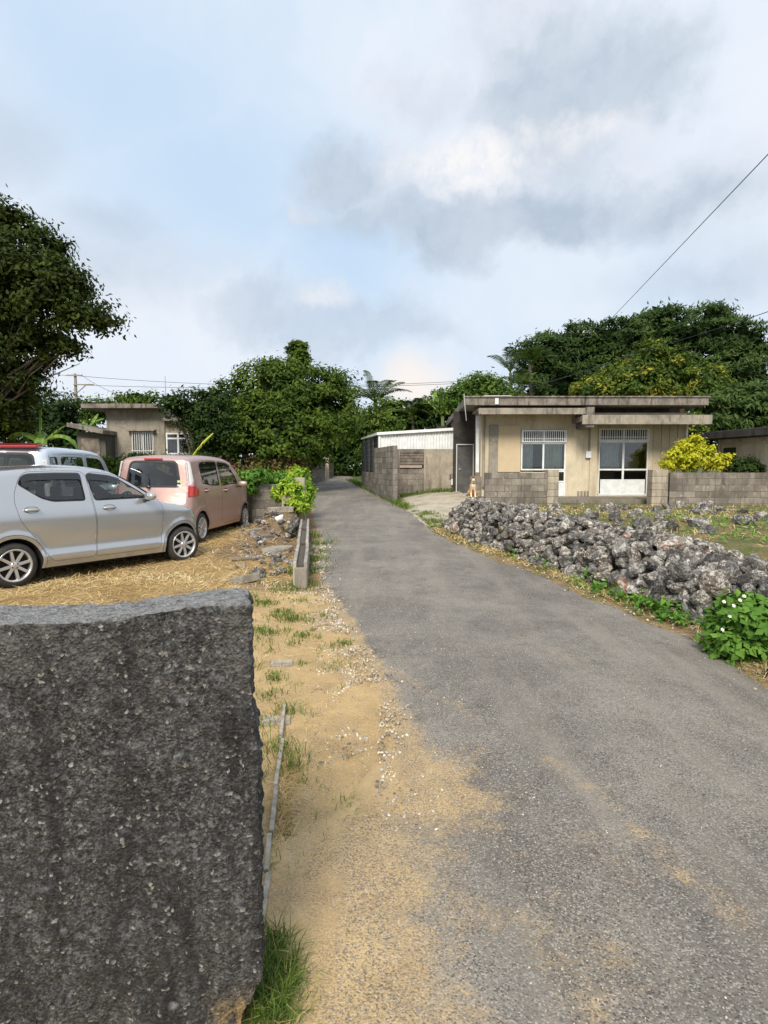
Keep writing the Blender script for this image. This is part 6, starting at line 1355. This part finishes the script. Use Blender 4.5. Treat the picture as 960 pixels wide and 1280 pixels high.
# pink tall wagon
secB = [(0,.66),(.2,.68),(.3,.722),(.42,.728),(.5,.715),(.65,.730),(.85,.737),(1.0,.725),(1.15,.70),(1.4,.655),(1.55,.62),(1.7,.56),(2,.5)]
pink = dict(wb=2.43, wr=.28, ar=.325, rim=.195, tw=.650, sill=.21, r=.075, fr=.6, fk=.17, rr=.28, rk=.05, crown=.03, spokes=10, spw=(.016,.024), visor=True, steer=0, cup=1,
  prof=[(2.86,.20),(2.96,.30),(2.965,.60),(2.92,.80),(2.78,.92),(2.45,1.03),(2.15,1.26),(1.88,1.47),(1.68,1.555),(1.3,1.60),(.8,1.62),(.2,1.61),(-.22,1.585),(-.33,1.55),(-.355,1.48),(-.41,1.05),(-.44,.92),(-.455,.60),(-.45,.36),(-.38,.22)], sec=secB,
  doors=[[(.05,1.05),(.02,1.40),(.08,1.52),(.6,1.54),(.975,1.535),(1.0,1.0),(1.03,.7),(1.01,.27),(.46,.27),(.36,.42),(.22,.62),(.10,.80)], [(.99,1.535),(1.45,1.51),(1.68,1.455),(1.95,1.25),(2.10,1.06),(2.13,.95),(2.12,.5),(2.03,.27),(1.03,.27),(1.045,.7),(1.015,1.0)]],
  wins=[[(.10,1.10),(.07,1.40),(.14,1.485),(.6,1.50),(.90,1.495),(.93,1.04),(.5,1.05)], [(.99,1.495),(1.42,1.47),(1.62,1.42),(1.88,1.21),(1.98,1.05),(1.02,1.03)]],
  tints=[M_tgl, M_cgl], handles=[(.22,.965),(1.22,.935)], mirror=(1.92,1.0), screens=[((2.40,1.07),(1.74,1.53),(.08,.10),'windshield',M_cgl), ((-.35,1.51),(-.415,1.03),(.115,.10),'rear_window',M_tgl)], seats=(.45,1.3), dash=1.95,
  lamps=[([(-.43,1.06),(-.37,1.52),(-.30,1.50),(-.29,1.06)],M_clear,'tail_light_upper'), ([(-.455,.88),(-.43,1.05),(-.30,1.16),(-.27,1.06),(-.13,.99),(-.20,.88)],M_red,'tail_light')])
pr, pf = gnd(261,676), gnd(303,659.5); loc2, ang2 = place(pr, pf, 2.43)
P_pink = plain('pale_pink_metallic_paint', (.52,.345,.315), .36, metal=.5, coat=.5)
tp = build_car(pink, 'parked_wagon', 'pale pink tall wagon seen from its rear corner, parked beyond the silver hatchback', P_pink, loc2, ang2)
def rear_extras(S, t, P, wip=True):
    top, s_at = S['top'], S['s_at']; 
    def on(x, z, y, o_=.01): return Vector(top(s_at(x, z), y, o_))
    a = on(-.415,1.05,.06,.02); b = on(-.385,1.28,.10,.02); k = link('wiper', MB().tube([a, (a+b)/2+Vector((-.02,0,0)), b], [.014,.01,.008], 6).tube([b+Vector((-.01,.0,.0)), on(-.405,1.10,-.22,.015)], [.008,.006], 5).tube([a+Vector((.01,0,-.0)), a+Vector((-.045,0,0))], .026, 10), M_dark, t)
    c = on(-.345,1.53,0,.012); link('brake_light', MB().obox(c+Vector((-.004,0,0)), (.03,.34,.03)), M_red, t, bevel=.006)
    c = on(-.455,.60,0,.012); link('number_plate', MB().obox(c, (.02,.33,.165)), M_white, t, bevel=.005)
    c = on(-.45,.76,0,.012); link('hatch_handle', MB().obox(c, (.03,.5,.03)), P, t, bevel=.01)
rear_extras(pink, tp, P_pink)
for (z_, h_, m_) in ((1.13,.045,plain('yellow_sticker',(.55,.6,.3),.5)),(1.07,.045,M_white)):
    p = Vector(pink['top'](pink['s_at'](-.40,z_), -.50, .004)); link('sticker', MB().obox(p, (.004,.09,h_), Matrix.Rotation(-.12,3,'Y')), m_, tp)
# pale boxy van with a red roof spoiler
secC = [(0,.66),(.2,.68),(.3,.722),(.42,.728),(.5,.715),(.65,.730),(.85,.737),(1.05,.730),(1.2,.71),(1.5,.675),(1.65,.65),(1.8,.61),(2,.6)]
van = dict(pink); van.update(cat='van', sec=secC, visor=False, spokes=8, cup=None,
  prof=[(2.86,.20),(2.96,.30),(2.965,.65),(2.92,.90),(2.80,1.02),(2.55,1.10),(2.25,1.40),(2.05,1.63),(1.88,1.71),(1.4,1.745),(.8,1.76),(.2,1.765),(-.30,1.745),(-.40,1.71),(-.42,1.60),(-.45,1.1),(-.465,.92),(-.47,.60),(-.46,.36),(-.38,.22)],
  doors=[[(.02,1.05),(-.0,1.55),(.06,1.655),(.6,1.665),(1.06,1.66),(1.08,1.0),(1.08,.7),(1.06,.27),(.46,.27),(.36,.42),(.22,.62),(.06,.80)], [(1.085,1.66),(1.70,1.65),(1.90,1.60),(2.10,1.38),(2.20,1.14),(2.2,.9),(2.14,.5),(2.05,.27),(1.08,.27),(1.10,.7),(1.10,1.0)]],
  wins=[[(.08,1.12),(.08,1.58),(.14,1.61),(.6,1.615),(.97,1.61),(.99,1.10),(.5,1.11)], [(1.14,1.61),(1.66,1.60),(1.82,1.56),(2.02,1.33),(2.08,1.12),(1.16,1.10)]],
  qwins=[[(-.34,1.14),(-.31,1.60),(-.05,1.61),(-.06,1.13)]], qtints=[M_tgl], tints=[M_tgl, M_cgl],
  screens=[((2.50,1.16),(1.98,1.67),(.08,.09),'windshield',M_cgl), ((-.425,1.66),(-.455,1.08),(.09,.08),'rear_window',M_tgl)],
  lamps=[([(-.455,.95),(-.43,1.55),(-.385,1.55),(-.40,.95)],M_clear,'tail_light')])
ang3 = rad(96); c3 = at(60,583,9.25); n3 = Vector((-math.sin(ang3), math.cos(ang3), 0)); d3 = Vector((math.cos(ang3), math.sin(ang3), 0)); o3 = Vector((c3.x, c3.y, 0))+n3*.70+d3*.47
P_van = paint('pale_silver_blue_paint', (.60,.66,.74), .35, .28)
tv = build_car(van, 'parked_van', 'pale silver-blue boxy van with a dark red roof spoiler, half hidden behind the silver hatchback', P_van, (o3.x, o3.y, H(o3.x, o3.y)), ang3)
p = Vector(van['top'](van['s_at'](-.36,1.73), 0, .015)); link('roof_spoiler', MB().obox(p+Vector((.0,0,.012)), (.22,1.10,.045), Matrix.Rotation(-.2,3,'Y')), plain('dark_red_paint', (.30,.02,.03), .25, coat=1), tv, bevel=.015)
a = Vector(van['top'](van['s_at'](-.45,1.12), -.1, .02)); link('wiper', MB().tube([a, a+Vector((0,.30,.24))], [.012,.007], 6), M_dark, tv)
# ------------------------------------------------------------------ dog
def dog():
    base = Vector((XY(591.5,17.6), 17.6, 0)); base.z = H(base.x, base.y); q = at(591,621,17.6).z; base.z = max(base.z, q-.02)
    t = thing('dog', 'tan and white dog sitting at the entrance beside the block wall', 'dog', (base.x, base.y, base.z), 0, world=False)
    J = {'pel':(0,.16,.13),'sp':(0,.07,.27),'ch':(0,-.02,.36),'nk':(0,-.05,.45),'hd':(0,-.09,.53),'mz':(-.01,-.17,.505),'ns':(-.012,-.215,.50),
      'tl':(.05,.28,.06),'tl2':(.12,.36,.05)}
    R = {'pel':.105,'sp':.105,'ch':.095,'nk':.065,'hd':.072,'mz':.036,'ns':.022,'tl':.03,'tl2':.018}
    E = [('pel','sp'),('sp','ch'),('ch','nk'),('nk','hd'),('hd','mz'),('mz','ns'),('pel','tl'),('tl','tl2')]
    for s, n in ((-1,'l'),(1,'r')):
        for k, p, r in (('sh',(s*.06,-.04,.32),.05),('el',(s*.065,-.02,.20),.034),('wr',(s*.06,-.06,.07),.024),('pw',(s*.06,-.075,.025),.026),('toe',(s*.062,-.115,.02),.020),('hp',(s*.09,.14,.14),.07),('kn',(s*.125,.01,.15),.048),('hk',(s*.11,.12,.045),.026),('hf',(s*.115,-.03,.022),.024)): J[k+n] = p; R[k+n] = r
        E += [('ch','sh'+n),('sh'+n,'el'+n),('el'+n,'wr'+n),('wr'+n,'pw'+n),('pw'+n,'toe'+n),('pel','hp'+n),('hp'+n,'kn'+n),('kn'+n,'hk'+n),('hk'+n,'hf'+n)]
    ks = list(J); me = bpy.data.meshes.new('dog_body'); me.from_pydata([J[k] for k in ks], [(ks.index(a), ks.index(b)) for a, b in E], []); o = bpy.data.objects.new('body', me); COL.objects.link(o); o.parent = t
    md = o.modifiers.new('skin', 'SKIN'); md.use_smooth_shade = True
    for i, k in enumerate(ks): me.skin_vertices[0].data[i].radius = (R[k], R[k]); me.skin_vertices[0].data[i].use_root = (k == 'pel')
    o.modifiers.new('sub', 'SUBSURF').levels = 2; o.modifiers['sub'].render_levels = 2
    m, n_ = new_mat('tan_and_white_fur'); sp = n_.n('ShaderNodeSeparateXYZ', {0: n_.P}); nz = n_.noise(n_.P, 14, 4)
    front = n_.remap(n_.math('ADD', sp.outputs[1], n_.math('MULTIPLY', nz, .05)), -.025, .02); low = n_.remap(n_.math('ADD', sp.outputs[2], n_.math('MULTIPLY', nz, .04)), .20, .14)
    side = n_.remap(n_.math('ABSOLUTE', sp.outputs[0]), .035, .065); wh = n_.math('MAXIMUM', n_.math('MULTIPLY', n_.math('SUBTRACT', 1.0, front), n_.math('SUBTRACT', 1.0, n_.math('MULTIPLY', side, .8))), n_.math('MULTIPLY', low, n_.math('SUBTRACT', 1.0, front)))
    c = n_.mix(wh, (.42,.24,.10), (.72,.62,.46)); setc(n_, 'Base Color', c); setc(n_, 'Roughness', .9); setc(n_, 'Normal', n_.bump(n_.noise(n_.P, 120, 3), .5, .01)); me.materials.append(m)
    fur = plain('tan_ear_fur', (.34,.19,.08), .9)
    for s in (-1, 1):
        mb = MB(); c = Vector((s*.055,-.075,.575)); mb.add([c+Vector((-.022,0,0)), c+Vector((.022,0,0)), c+Vector((s*.028,-.02,.03)), c+Vector((s*.05,-.035,-.03)), c+Vector((0,.022,0)), c+Vector((s*.03,.0,.02))], [(0,1,2),(1,3,2),(0,2,3),(4,1,0),(4,5,1),(4,0,5),(1,5,3),(0,3,5)]); link('ear', mb, fur, t)
        e = MB(); v0, f0 = ICO[2]; e.add([(s*.028+p[0]*.0085, -.148+p[1]*.0085, .545+p[2]*.0085) for p in v0], f0.tolist()); link('eye', e.mesh('eye', True), M_gap, t)
    e = MB(); v0, f0 = ICO[2]; e.add([(-.012+p[0]*.015, -.235+p[1]*.012, .505+p[2]*.011) for p in v0], f0.tolist()); link('nose', e.mesh('nose', True), M_gap, t)
    link('collar', MB().lathe([(-.008,.075),(0,.079),(.008,.075)], 20, axis='z', c=(0,-.045,.425)).mesh('collar', True), plain('red_collar', (.35,.05,.03), .6), t)
dog()
